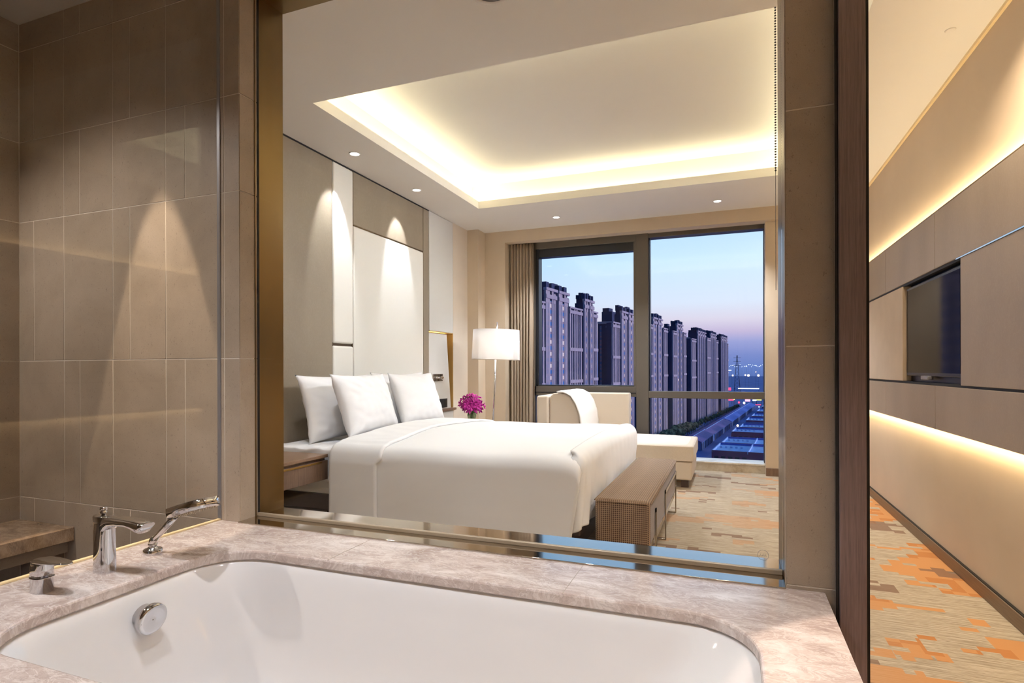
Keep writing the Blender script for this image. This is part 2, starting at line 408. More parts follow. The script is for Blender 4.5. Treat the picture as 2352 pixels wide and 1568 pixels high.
def tag(o, label, cat, group=None, kind=None):
    o['label'] = label; o['category'] = cat
    if group: o['group'] = group
    if kind: o['kind'] = kind
    return o
def thing(name, label, cat, loc=(0, 0, 0), group=None, rz=0):
    o = bpy.data.objects.new(name, None); COL.objects.link(o); o.location = loc; o.rotation_euler = (0, 0, rz); o.empty_display_size = .1
    return tag(o, label, cat, group)
def struct(o, label=None):
    o['kind'] = 'structure'
    if label: o['label'] = label
    return o
def copy_tree(o, parent=None):
    c = o.copy(); COL.objects.link(c); c.parent = parent
    for ch in o.children: copy_tree(ch, c)
    return c
def sub(o, n):
    md = o.modifiers.new('sub', 'SUBSURF'); md.levels = n; md.render_levels = n
def solid(o, t, off=-1):
    md = o.modifiers.new('solid', 'SOLIDIFY'); md.thickness = t; md.offset = off

HX = -2.955          # headboard wall face
TVX = 1.165          # tv wall face
WY = 6.48            # window wall face
DZ = .55             # tub deck
PY = 1.645           # bathroom tile face
PB = 1.86            # bedroom side of the partition
OX0, OX1, OZ1 = -1.718, .135, 2.585   # opening

# ------------------------------------------------------------------ shell
struct(MB().box(-3.2, 1.35, 1.86, 6.75, -.12, 0).build('floor', 'carpet'))
struct(MB().box(.315, 1.35, -1.8, 1.86, -.12, 0).build('floor', 'carpet'))
struct(MB().box(-3.2, .315, -1.8, 1.86, -.12, 0).build('floor', 'dark_floor'))
# headboard wall, with the niche cut out: built of pieces behind the panels
m = MB()
m.box(-3.25, -3.10, 1.86, 6.9, -.1, 3.2)
m.box(-3.10, -2.985, 1.86, 5.32, 0, 2.9); m.box(-3.10, -2.985, 5.885, 6.9, 0, 2.9); m.box(-3.10, -2.985, 5.32, 5.885, 1.54, 2.9); m.box(-3.10, -2.985, 5.32, 5.885, 0, .655)
struct(m.build('wall_left', 'wallpaper'))
m = MB(); m.box(-2.985, -2.957, 5.885, 6.27, 0, 2.8, 'wallpaper_light')
m.box(-2.985, -2.815, 6.27, 6.6, 0, 2.8, 'wallpaper')
struct(m.build('wall_corner_column'))
# window wall
m = MB(); m.box(-2.985, -2.55, WY, 6.9, 0, 2.8); m.box(-2.55, 1.3, WY, 6.60, 2.662, 2.8); m.box(-2.55, 1.3, 6.60, 6.9, 2.68, 2.8)
m.box(.352, 1.3, 6.55, 6.9, 0, 2.66)
struct(m.build('wall_back', 'wallpaper'))
m = MB(); m.box(.352, 1.165, 6.535, 6.55, 0, .085, 'night_wood', .003); struct(m.build('baseboard_back'))
# tv wall
struct(MB().box(TVX, 1.35, -1.8, 6.9, 0, 2.9).build('wall_right', 'tv_wall_paper'))
m = MB(); m.box(1.15, 1.17, -1.8, 6.55, 0, .07, 'base_wood', .003); m.box(1.153, 1.17, -1.8, 6.55, .07, .076, 'black_gap'); struct(m.build('baseboard_right'))
# back wall behind the camera
struct(MB().box(-3.2, 1.35, -1.95, -1.8, 0, 2.9).build('wall_near', 'tile'))
# ceilings
m = MB()
m.box(-3.1, .62, 1.60, TY0-.02, 2.80, 2.815); m.box(-3.1, TX0-.02, TY0-.02, TY1+.02, 2.80, 2.815); m.box(-3.1, .62, TY1+.02, 6.95, 2.80, 2.815)
# lip
m.box(TX0-.02, TX0, TY0, TY1, 2.80, 2.875); m.box(TX1, TX1+.02, TY0-.02, TY1+.02, 2.752, 2.875)
m.box(TX0-.02, TX1, TY1, TY1+.02, 2.80, 2.875); m.box(TX0-.02, TX1, TY0-.02, TY0, 2.80, 2.875)
m.box(TX1+.02, 1.3, -1.8, 6.95, 2.752, 2.815); m.box(.25, TX1+.02, -1.8, 1.86, 2.752, 2.815)
# recess walls and tray top
R = .13
m.box(TX0-R-.02, TX0-R, TY0-R, TY1+R, 2.812, 3.09); m.box(TX1+R, TX1+R+.02, TY0-R, TY1+R, 2.812, 3.09)
m.box(TX0-R-.02, TX1+R+.02, TY1+R, TY1+R+.02, 2.812, 3.09); m.box(TX0-R-.02, TX1+R+.02, TY0-R-.02, TY0-R, 2.812, 3.09)
m.box(TX0-R-.02, TX1+R+.02, TY0-R-.02, TY1+R+.02, 3.08, 3.12)
struct(m.build('ceiling', 'ceiling_paint'))
struct(MB().box(-3.2, .26, -1.8, 1.66, 2.70, 2.76).build('ceiling', 'bath_ceiling_paint'))
m = MB(); m.box(1.150, 1.166, -1.8, 6.5, 2.735, 2.752, 'golden_edge'); struct(m.build('trim_1'))
# shadow gap above the headboard panels
m = MB(); m.box(-2.985, -2.957, 1.86, 5.33, 2.79, 2.8, 'black_gap'); struct(m.build('trim_2'))

# partition between bathroom and bedroom
ZJ = [.02, .548, 1.165, 1.795, 2.160, 2.574, 2.70]
m = MB(); core = 'wallpaper'
m.box(-3.1, OX0-.003, PY+.0012, PB, 0, 2.8, 'grout'); m.box(OX1+.003, .25, PY+.0012, PB, 0, 2.8, 'grout')
m.box(OX0-.003, OX1+.003, PY+.0012, PB, OZ1+.01, 2.8, 'grout'); m.box(OX0-.012, OX1+.012, PY+.008, PB, 0, DZ-.035, 'grout')
g = .0018
def tiles_y(x0, x1, z0, z1): m.box(x0+g, x1-g, PY, PY+.010, z0+g, z1-g, 'tile', .0006, 1)
full = [-3.03, -2.722, -2.411, -2.103, -1.795]
for k in range(6):
    z0, z1 = ZJ[k], ZJ[k+1]
    xs = sorted(full + ([-2.928, -2.309] if k in (0, 2, 4) else [-2.619, -1.998]))
    for a, b in zip(xs[:-1], xs[1:]): tiles_y(a, b, z0, z1)
    tiles_y(-1.795, OX0, z0, z1)
    m.box(OX0-.004, OX0, PY+.002, PY+.09, z0+g, z1-g, 'tile', .0006, 1)
for a, b in zip([.02, .56, 1.178, 1.79, 2.70][:-1], [.56, 1.178, 1.79, 2.70]): tiles_y(OX1, .25, a, b)
tiles_y(OX0, OX1, OZ1, 2.7)
m.box(OX1, OX1+.012, PY+.002, PY+.03, DZ, OZ1, 'tile', .0006, 1)
struct(m.build('wall_partition'))
struct(MB().box(-3.1, OX0-.03, PB, PB+.012, 0, 2.8, 'wallpaper').box(OX1+.02, .25, PB, PB+.012, 0, 2.8, 'wallpaper').box(OX0-.03, OX1+.02, PB, PB+.012, OZ1+.02, 2.8, 'wallpaper').box(OX0-.03, OX1+.02, PB, PB+.012, 0, DZ-.01, 'wallpaper').build('wall_front'))
# shower left wall
m = MB(); m.box(-3.12, -3.0312, -1.8, PY+.01, 0, 2.7, 'grout')
ys = [1.645-.0, 1.03, .41, -.2, -.82, -1.8]
for k in range(6):
    yy = [PY, PY-.62, PY-1.24, PY-1.86, PY-2.48, -1.8] if k % 2 == 0 else [PY, PY-.31, PY-.93, PY-1.55, PY-2.17, -1.8]
    for a, b in zip(yy[:-1], yy[1:]): m.box(-3.04, -3.03, b+g, a-g, ZJ[k]+g, ZJ[k+1]-g, 'tile', .0006, 1)
struct(m.build('wall_shower'))

# interior window: bronze jambs, head, sill, glass
m = MB()
m.box(OX0-.02, OX0, PY+.095, PB+.01, DZ, OZ1+.02, 'bronze'); m.box(OX0, OX1, PY+.012, PB+.01, OZ1, OZ1+.02, 'bronze')
m.box(OX1, OX1+.02, PY+.03, PB+.01, DZ, OZ1+.02, 'bronze_edge')
m.box(OX0-.003, OX0+.001, PY+.085, PY+.096, DZ, OZ1, 'black_gap'); m.box(OX0-.002, OX0+.003, PY+.072, PY+.078, DZ, OZ1, 'bronze_edge')
win1 = struct(m.build('window_1'), 'bronze framed interior window between the bathroom and the bedroom')
m = MB(); m.box(OX0, OX1, PY-.012, PB+.01, DZ+.0003, DZ+.005, 'bronze_sill', .0012, 2); m.box(OX0, OX1, PY+.01, PB+.005, DZ-.03, DZ+.0003, 'bronze_sill'); m.build('window_sill', None, win1)
m = MB(); m.box(OX0, OX1, PY+.080, PY+.094, DZ+.004, DZ+.018, 'seal', .003, 3); m.box(OX0, OX1, PY+.094, PY+.0955, DZ+.004, DZ+.012, 'black_gap'); m.build('glazing_seal', None, win1)
m = MB(); m.box(OX0+.001, OX1-.001, PY+.083, PY+.091, DZ+.016, OZ1, 'glass'); pane1 = m.build('pane', None, win1)
m = MB(); ctr = V((.085, PY+.0825, DZ+.055))
m.tube([ctr+V((.014*math.cos(a), 0, .014*math.sin(a))) for a in [2*PI*i/24 for i in range(25)]], .0005, 'silver_plastic', 5)
for dx in (-.006, 0, .006): m.tube([ctr+V((dx-.002, 0, -.004)), ctr+V((dx, 0, .005)), ctr+V((dx+.002, 0, -.004))], .0005, 'silver_plastic', 5)
m.build('etched_mark', None, pane1)

# wooden sliding door edge
m = MB(); m.box(.252, .310, 1.60, 1.90, .005, 2.70, 'dark_wood', .002); dr = struct(m.build('door_1'), 'dark wood edge of the bathroom sliding door')
m = MB(); m.box(.310, .316, 1.602, 1.89, .005, 2.70, 'black_gap'); m.box(.2495, .252, 1.61, 1.7, .005, 2.70, 'black_gap'); m.build('door_seal', None, dr)

# far window
m = MB()
FY = 6.70
m.box(-1.012, -.872, FY, FY+.16, .09, 2.70, 'window_metal', .004)
m.box(-.872, .36, FY+.005, FY+.10, .790, .868, 'window_metal', .003); m.box(-.872, .36, FY+.02, FY+.16, 2.632, 2.70, 'window_metal', .003)
m.box(-.878, -.860, FY+.05, FY+.16, .09, 2.68, 'window_dark'); m.box(.345, .36, FY+.05, FY+.16, .09, 2.70, 'window_dark')
m.box(-2.27, -1.012, FY, FY+.12, .800, .918, 'window_metal', .003); m.box(-2.27, -1.012, FY-.004, FY, .838, .846, 'window_dark')
m.box(-2.60, -2.235, FY, FY+.16, .09, 2.70, 'window_metal'); m.box(-2.245, -1.012, FY, FY+.14, 2.60, 2.70, 'window_metal', .003)
m.box(-2.24, -1.014, FY+.03, FY+.14, 2.50, 2.61, 'window_dark', .003); m.box(-2.245, -2.195, FY+.01, FY+.14, .9, 2.62, 'window_dark', .003)
m.box(-1.04, -1.010, FY+.01, FY+.14, .9, 2.62, 'window_metal', .002); m.box(-2.24, -1.03, FY+.01, FY+.13, .905, .932, 'window_dark', .002)
win2 = struct(m.build('window_2'), 'large grey metal framed window overlooking the towers')
for a, b, c, d in [(-2.24, -1.01, .92, 2.52), (-2.24, -1.01, .1, .81), (-.87, .355, .86, 2.65), (-.87, .355, .1, .80)]:
    MB().box(a, b, FY+.09, FY+.096, c, d, 'window_glass').build('pane', None, win2)
m = MB(); m.box(-2.55, .352, 6.645, 6.93, .085, .103, 'sill_marble', .003); m.box(-2.55, .352, 6.665, 6.9, 0, .085, 'sill_marble')
m.build('window_sill', None, win2)

# headboard panels -----------------------------------------------------
def pad(x, y0, y1, z0, z1, mat, name='padded_panel', lab=None, bev=.012, th=.028, par=None):
    o = MB().box(x-th, x, y0, y1, z0, z1, mat, bev, 4, None, True).build(name, None, par)
    if lab: o['label'] = lab
    return o
hb = thing('headboard_wall_panelling', 'tall padded headboard panelling in taupe and white leather behind the bed', 'headboard', (-2.955, 4.6, 0))
m = MB()
for y in (3.757, 4.024, 5.2035, 5.3235): m.box(-2.984, -2.962, y-.004, y+.004, .01, 2.79, 'bronze_edge')
m.box(-2.984, -2.960, 4.03, 5.2, 2.331, 2.345, 'bronze_edge'); m.box(-2.984, -2.972, 3.76, 4.02, 1.312, 1.34, 'bronze_edge')
m.build('metal_trim', None, hb)
pad(HX, 2.98, 3.753, .01, 2.788, 'taupe_leather', par=hb, lab='taupe leather panel', bev=.006)
pad(HX, 1.88, 2.975, .01, 2.788, 'taupe_leather', par=hb, lab='taupe leather panel', bev=.006)
pad(HX+.006, 3.761, 4.020, 1.336, 2.788, 'white_leather', par=hb, lab='narrow white upper panel', bev=.016)
pad(HX+.006, 3.761, 4.020, .01, 1.316, 'white_leather', par=hb, lab='narrow white lower panel', bev=.016)
pad(HX, 4.028, 5.199, 2.343, 2.788, 'taupe_leather', par=hb, lab='taupe top panel', bev=.006)
pad(HX+.004, 4.028, 5.199, .01, 2.333, 'white_leather', par=hb, lab='wide white centre panel', bev=.014)
pad(HX, 5.208, 5.319, .01, 2.788, 'taupe_leather', par=hb, lab='narrow taupe strip', bev=.004)
nb = thing('niche_panelling', 'white lacquered wall panel with a lit golden niche right of the headboard', 'wall panel', (-2.955, 5.6, 0))
MB().box(HX-.028, HX, 5.328, 5.88, 1.536, 2.795, 'white_gloss', .002).build('upper_panel', None, nb)
MB().box(HX-.028, HX, 5.328, 5.88, 0, .66, 'white_gloss', .002).build('lower_panel', None, nb)
m = MB(); m.box(-3.098, -3.09, 5.328, 5.88, .66, 1.536, 'gold_paint'); m.box(-3.09, HX-.002, 5.872, 5.88, .69, 1.536, 'gold_paint'); m.box(-3.09, HX, 5.328, 5.88, 1.528, 1.536, 'gold_paint')
m.build('niche_lining', None, nb)
m = MB(); m.prism([(-3.02, 5.33, .69), (-3.02, 5.858, .69), (-3.02, 5.757, 1.515), (-3.02, 5.33, 1.515)], (.045, 0, 0), 'white_gloss'); m.build('tapered_panel', None, nb)
m = MB(); m.box(HX-.07, HX+.03, 5.40, 5.905, .664, .690, 'night_wood', .003); m.build('ledge', None, nb)
# reading lamp plate and switch plate
m = MB(); m.box(-2.973, -2.962, 5.42, 5.645, .995, 1.075, 'chrome', .003)
rl = m.build('reading_light_plate'); tag(rl, 'chrome reading light plate on the white panel above the pillows', 'reading light')
MB().tube([(-2.96, 5.47, 1.035), (-2.945, 5.47, 1.035), (-2.94, 5.60, 1.035)], .012, 'chrome', 12).build('light_arm', None, rl)
MB().lathe([(.0, 0), (.011, 0), (.011, .006), (0, .007)], 'chrome', 16, Matrix.Translation((-2.962, 5.622, 1.015)) @ rot3(0, PI/2, 0)).build('knob', None, rl)
m = MB(); m.box(-2.974, -2.965, 5.56, 5.755, .70, .80, 'chrome_dark', .002); sw = m.build('socket_plate'); tag(sw, 'dark square socket plate on the white niche panel above the ledge', 'socket')
MB().box(-2.966, -2.963, 5.69, 5.74, .72, .78, 'black_plastic', .001).build('socket_insert', None, sw)

# tv wall --------------------------------------------------------------
tw = thing('tv_wall_panelling', 'projecting leather panel bands framing the television on the right wall', 'wall panel', (1.13, 3, 0))
BX = 1.10
def band(y0, y1, z0, z1, mat='tv_leather', x=BX, bev=.003, lab=None):
    o = MB().box(x, TVX+.002 if x > 1.12 else 1.16, y0, y1, z0, z1, mat, bev, 2).build('panel', None, tw)
    if lab: o['label'] = lab
joints = [-1.78, .6, 2.6, 3.928, 5.034, 6.46]
for a, b in zip(joints[:-1], joints[1:]):
    band(a+.002, b-.002, 1.690, 2.010); band(a+.002, b-.002, .772, 1.020)
band(4.587, 6.46, 1.036, 1.676, 'tv_wall_cream', lab='smooth cream panel'); band(-1.78, 3.540, 1.032, 1.682)
m = MB(); m.box(1.112, 1.16, -1.78, 6.46, 1.018, 1.036, 'black_gap'); m.box(1.108, 1.16, -1.78, 6.46, 1.675, 1.692, 'black_gap')
m.box(1.098, 1.10, -1.78, 3.6, 1.683, 1.689, 'chrome'); m.box(1.102, 1.165, -1.78, 6.46, 2.010, 2.018, 'bronze_edge'); m.build('trim', None, tw)
m = MB(); m.box(1.150, 1.163, 3.54, 4.587, 1.02, 1.69, 'black_plastic'); m.build('television_recess', None, tw)
tv = thing('television', 'black flat screen television set into the leather panelling of the right wall', 'television', (1.13, 4.07, 1.05))
MB().box(1.118, 1.148, 3.575, 4.563, 1.072, 1.655, 'black_plastic', .004).build('television_frame', None, tv)
MB().box(1.1165, 1.119, 3.60, 4.545, 1.092, 1.638, 'tv_screen').build('screen', None, tv)
MB().box(1.098, 1.13, 4.06, 4.19, 1.052, 1.076, 'silver_plastic', .005).build('sensor_bar', None, tv)

sm = MB(); sm.lathe([(.0, 2.746), (.016, 2.746), (.022, 2.749), (.023, 2.752), (0, 2.752)], 'ceiling_paint', 32, Matrix.Translation((1.0, 3.337, 0)))
tag(sm.build('sprinkler_cover'), 'small pale round cover on the corridor ceiling above the television wall', 'sprinkler cover')

# downlights -------------------------------------------------------------
labs = ['glowing round downlight over the near edge of the headboard', 'glowing round downlight over the white centre headboard panel',
        'glowing round downlight above the grey curtain end of the window', 'glowing round downlight above the right window pane']
dproto = None
for (x, y), lb in zip(DOWN, labs):
    if dproto is None:
        t = thing('downlight', lb, 'downlight', (x, y, 2.8), 'downlights in the bedroom soffit')
        a = MB(); a.local = True; a.lathe([(.034, .0), (.046, -.001), (.047, -.004), (.044, -.006), (.036, -.004), (.034, .0)], 'ceiling_paint', 32, cap=False); a.build('trim_ring', None, t)
        a = MB(); a.local = True; a.lathe([(0, -.0015), (.0355, -.0015), (.0355, -.003), (0, -.003)], 'lamp_disc', 32); a.build('lamp_lens', None, t); dproto = t
    else:
        t = copy_tree(dproto); t.location = (x, y, 2.8); t['label'] = lb
t = thing('ceiling_speaker', 'unlit round ceiling fitting with a grey centre in the near soffit', 'ceiling fitting', (-.985, 2.335, 2.8))
a = MB(); a.local = True; a.lathe([(.075, 0), (.10, -.001), (.102, -.005), (.095, -.008), (.08, -.006), (.075, 0)], 'ceiling_paint', 40, cap=False); a.build('trim_ring', None, t)
a = MB(); a.local = True; a.lathe([(0, -.002), (.08, -.002), (.08, -.004), (0, -.004)], 'window_metal', 40); a.build('grille', None, t)

# bathroom ----------------------------------------------------------------
# tub deck with rounded opening
HX0, HX1, HY0, HY1, HR = -1.520, .055, .715, 1.408, .16
def rrect(x0, x1, y0, y1, r, n=10):
    pts = []
    for cx, cy, a0 in ((x1-r, y1-r, 0), (x0+r, y1-r, PI/2), (x0+r, y0+r, PI), (x1-r, y0+r, 1.5*PI)):
        for i in range(n+1):
            a = a0+PI/2*i/n; pts.append((cx+r*math.cos(a), cy+r*math.sin(a)))
    return pts
deck = thing('tub_surround', 'beige marble bath surround with a rounded cut-out in front of the interior window', 'bath surround', (-.8, 1.0, 0))
DX0, DX1, DY0 = -1.835, .225, .44
hole = rrect(HX0, HX1, HY0, HY1, HR); n = len(hole)
def outer(p):
    # project outwards to the slab rectangle
    cx, cy = (HX0+HX1)/2, (HY0+HY1)/2; dx, dy = p[0]-cx, p[1]-cy
    t = min([(DX1-cx)/dx if dx > 0 else 1e9, (DX0-cx)/dx if dx < 0 else 1e9, (PY-.0005-cy)/dy if dy > 0 else 1e9, (DY0-cy)/dy if dy < 0 else 1e9])
    return (cx+dx*t, cy+dy*t)
outp = [outer(p) for p in hole]
cor = [(DX1, PY-.0005), (DX0, PY-.0005), (DX0, DY0), (DX1, DY0)]
for c in cor:
    k = min(range(n), key=lambda i: (outp[i][0]-c[0])**2+(outp[i][1]-c[1])**2); outp[k] = c
def off(p, d):
    q = rrect(HX0+d, HX1-d, HY0+d, HY1-d, HR-d if HR-d > .02 else .02); return q
m = MB()
rings = [[(x, y, DZ) for x, y in outp], [(x, y, DZ) for x, y in off(0, -.006)], [(x, y, DZ-.002) for x, y in off(0, -.002)], [(x, y, DZ-.006) for x, y in hole],
         [(x, y, DZ-.026) for x, y in hole], [(x, y, DZ-.030) for x, y in off(0, -.004)], [(x, y, DZ-.030) for x, y in outp]]
m.loft(rings+[rings[0]], 'deck_marble', False, False)
slab = m.build('marble_slab', None, deck)
for p in slab.data.polygons: p.use_smooth = False
m = MB(); m.box(DX0+.02, DX1-.01, DY0+.02, DY0+.04, 0, DZ-.03, 'deck_marble'); m.box(DX1-.02, DX1-.008, DY0+.02, PY-.001, 0, DZ-.03, 'dark_wood'); m.box(DX0+.0, DX0+.015, DY0+.02, PY-.001, 0, DZ-.03, 'tile')
m.build('apron', None, deck)
m = MB(); m.box(-1.826, -1.812, DY0, PY, DZ, DZ+.006, 'golden_edge', .001); m.build('edge_seal', None, deck)
# hairline slab joints
for x in (-1.13, -.40):
    m = MB(); m.box(x-.0006, x+.0006, HY1+.001, PY-.013, DZ-.0005, DZ+.0004, 'seal'); m.build('slab_joint', None, deck)

tub = thing('bathtub', 'white enamelled undermount bathtub set in the marble surround', 'bathtub', (-.73, 1.06, 0))
def sring(ix0, ix1, iy, z, r):
    q = rrect(HX0-.012+ix0, HX1+.012-ix1, HY0-.012+iy, HY1+.012-iy, r, 10); return [(x, y, z) for x, y in q]
prof = [(-.02, -.02, -.02, .521, .18), (0, 0, 0, .521, .17), (.006, .006, .006, .517, .165), (.018, .022, .016, .500, .16), (.030, .05, .030, .46, .16), (.045, .10, .045, .40, .165), (.06, .17, .06, .32, .17), (.075, .25, .075, .24, .18),
        (.10, .34, .095, .18, .18), (.15, .42, .13, .145, .16), (.22, .50, .19, .132, .12), (.45, .70, .30, .130, .05)]
m = MB(); rings = [sring(*p) for p in prof]; nR = len(rings[0])
m.loft(rings, 'porcelain', True, False)
vs = [V(p) for p in rings[-1]]; m._new(vs, [tuple(range(nR))], 'porcelain', True)
basin = m.build('basin', None, tub); bmesh_ok = True
sub(basin, 1)
m = MB(); Mo = Matrix.Translation((-1.487, 1.10, .453)) @ rot3(0, PI/2+.16, 0)
m.lathe([(.0, -.01), (.030, -.01), (.0305, .012), (.040, .014), (.0415, .020), (.0415, .030), (.038, .034), (.030, .0345), (.012, .030), (0, .029)], 'chrome', 40, Mo)
m.build('overflow_knob', None, tub)
m = MB(); m.lathe([(0, .131), (.036, .131), (.036, .134), (.03, .137), (0, .138)], 'chrome', 32, Matrix.Translation((-1.0, 1.06, .004))); m.build('drain', None, tub)

def ell(cx, cy, z, a, b, n=28, e=2.6):
    r = []
    for k in range(n):
        t = 2*PI*k/n; c, s = math.cos(t), math.sin(t)
        r.append((cx+a*math.copysign(abs(c)**(2/e), c), cy+b*math.copysign(abs(s)**(2/e), s), z))
    return r
def xsec(x, w, z0, z1, n=20, e=3.2):
    r = []
    for k in range(n):
        t = 2*PI*k/n; c, s = math.cos(t), math.sin(t)
        r.append((x, w*math.copysign(abs(c)**(2/e), c), (z0+z1)/2+(z1-z0)/2*math.copysign(abs(s)**(2/e), s)))
    return r
# spout
t = thing('bath_spout', 'tall chrome bath spout with a diverter knob standing on the marble surround', 'tap', (-1.660, 1.108, DZ))
m = MB(); m.local = True
m.loft([ell(0, 0, 0, .030, .024), ell(0, 0, .004, .030, .024), ell(0, 0, .06, .028, .023), ell(.0, 0, .11, .028, .023), ell(.0, 0, .14, .029, .0235), ell(.0, 0, .158, .030, .024), ell(0, 0, .1615, .028, .022)], 'chrome')
m.loft([xsec(-.004, .020, .11, .158), xsec(.012, .022, .105, .1605), xsec(.026, .023, .122, .1612), xsec(.04, .0232, .133, .1612), xsec(.07, .0240, .138, .161), xsec(.11, .0238, .139, .1600), xsec(.132, .0234, .134, .1585), xsec(.147, .0228, .127, .157), xsec(.158, .0222, .125, .1555), xsec(.174, .0195, .142, .153)], 'chrome')
m.build('spout_body', None, t)
m = MB(); m.local = True; m.lathe([(0, .158), (.006, .158), (.006, .165), (.009, .166), (.0095, .170), (.0065, .172), (.0065, .174), (.0095, .176), (.009, .183), (0, .184)], 'chrome', 20, Matrix.Translation((-.004, 0, 0))); m.build('diverter_knob', None, t)
# lever
t = thing('bath_mixer_lever', 'short chrome mixer with a flat teardrop lever at the left end of the surround', 'tap', (-1.665, .952, DZ))
m = MB(); m.local = True
m.loft([ell(0, 0, 0, .026, .022), ell(0, 0, .036, .026, .022), ell(0, 0, .0375, .0275, .0235), ell(0, 0, .0395, .0275, .0235)], 'chrome'); m.build('mixer_body', None, t)
m = MB(); m.local = True
m.loft([ell(0, 0, .0405, .0265, .0225), ell(0, 0, .06, .026, .022), ell(.001, 0, .074, .0255, .021), ell(.002, 0, .080, .024, .02)], 'chrome')
m.loft([xsec(-.027, .008, .073, .079), xsec(-.02, .0165, .073, .083), xsec(0, .023, .075, .086), xsec(.03, .0245, .078, .0865), xsec(.06, .0225, .080, .0865), xsec(.09, .0165, .0815, .0865), xsec(.108, .009, .0825, .086), xsec(.114, .003, .083, .0855)], 'chrome')
m.build('lever_handle', None, t)
# hand shower
t = thing('hand_shower', 'chrome hand shower leaning from its round holder on the marble surround', 'hand shower', (-1.683, 1.270, DZ))
m = MB(); m.local = True
m.lathe([(0, 0), (.0265, 0), (.027, .003), (.027, .013), (.025, .015), (.015, .0155), (.0145, .020), (.0125, .021), (.0125, .026), (.014, .027), (.013, .032), (0, .034)], 'chrome', 36)
m.tube([(0, 0, .02), (0, 0, .033), (.004, 0, .042), (.012, 0, .050)], [.011, .012, .012, .010], 'chrome', 16)
m.build('holder', None, t)
m = MB(); m.local = True
m.tube([(-.004, 0, .034), (.012, 0, .048), (.05, 0, .082), (.095, 0, .123)], [.007, .0095, .0095, .0105], 'chrome', 18); m.build('handle', None, t)
m = MB(); m.local = True
ax = V((.165, 0, .052)).normalized(); Mh = Matrix.Translation((.098, 0, .135)) @ Matrix(((ax.x, 0, -ax.z, 0), (0, 1, 0, 0), (ax.z, 0, ax.x, 0), (0, 0, 0, 1))) @ Matrix.Rotation(math.radians(-3), 4, 'X')
def paddle(z, k=1.0):
    r = []
    for i in range(40):
        a = 2*PI*i/40; c, s = math.cos(a), math.sin(a)
        r.append((.0765+.0765*k*math.copysign(abs(c)**.62, c), .055*k*math.copysign(abs(s)**.7, s), z))
    return r
m.loft([paddle(-.0140, .96), paddle(-.0125, 1), paddle(.0135, 1), paddle(.0150, .96)], 'chrome', True, True, True, Mh); m.build('shower_head', None, t)
m = MB(); m.local = True
for i in range(9):
    for j in range(-2, 3):
        cx, cy = .02+.0145*i, .018*j
        if ((cx-.0765)/.07)**2+(cy/.048)**2 < 1: m.lathe([(.003, -.0138), (.0025, -.0168), (0, -.0172)], 'seal', 8, Mh @ Matrix.Translation((cx, cy, 0)), cap=False)
m.build('spray_nozzles', None, t)['kind'] = 'stuff'

# shower screen and bench
m = MB(); m.box(-1.823, -1.815, -1.2, PY-.002, DZ+.005, 2.695, 'glass'); sc = m.build('shower_screen')
tag(sc, 'clear glass screen standing between the tub and the tiled shower', 'glass screen')
MB().box(-1.826, -1.812, PY-.004, PY-.0005, DZ+.006, 2.695, 'silver_plastic').build('edge_profile', None, sc)
m = MB(); m.box(-3.03, -2.655, .1, PY, .385, .445, 'bench_marble', .004); b = m.build('shower_bench'); tag(b, 'thick brown marble bench slab fixed to the left shower wall', 'bench')
m = MB(); m.box(-3.03, -2.70, .1, PY, .33, .385, 'tile', .002); m.build('bench_apron', None, b)

# bead chain on the right jamb
m = MB(); z = .8
x0, y0 = OX1-.008, PB-.02
m.tube([(x0, y0, 1.35), (x0, y0, 1.72)], .0008, 'silver_plastic', 6)
for i in range(62): m.lathe([(0, -.0028), (.0022, -.0018), (.0030, 0), (.0022, .0018), (0, .0028)], 'silver_plastic', 8, Matrix.Translation((x0, y0, 1.70+.0078*i)))
tag(m.build('blind_chain'), 'thin beaded pull chain hanging along the right window jamb', 'blind chain')

# ------------------------------------------------------------------ bed
BX0, BX1, BY0, BY1 = -2.93, -.78, 3.05, 4.82
bed = thing('bed', 'wide bed made up with a smooth white duvet against the padded headboard', 'bed', (-1.85, 3.93, 0))
MB().box(BX0+.3, BX1-.10, BY0+.22, BY1-.22, 0, .20, 'foot_wood', .004).build('plinth', None, bed)
MB().box(BX0, BX1+.01, BY0+.02, BY1-.02, .20, .31, 'foot_wood', .01).build('bed_base', None, bed)
m = MB(); m.box(BX0, BX1, BY0, BY1, .305, .60, 'sheet', .05, 5, None, True); ma = m.build('mattress', None, bed)
def wr(x, y, z, s, a): return a*noise.noise(V((x*s, y*s, z*s)))
# bottom sheet hanging a little at the head end
def sheetf(u, v):
    x = -2.90+.62*u; s = v
    y = 2.985+.0; 
    # v: 0 hem .. 1 top inside
    L1 = .20
    d = s*.62
    if d < L1: yy = BY0-.012; zz = .40+d
    elif d < L1+.09:
        a = (d-L1)/.09*PI/2; yy = BY0-.012+.05*(1-math.cos(a)); zz = .60+.012*math.sin(a)
    else: yy = BY0+.04+(d-L1-.09); zz = .613
    yy += wr(x, zz*3, 1, 9, .006); zz += wr(x*1.4, yy, 4, 12, .007)
    return (x, yy, zz)
m = MB(); m.grid(60, 50, sheetf, 'sheet'); o = m.build('fitted_sheet', None, bed); solid(o, .004)
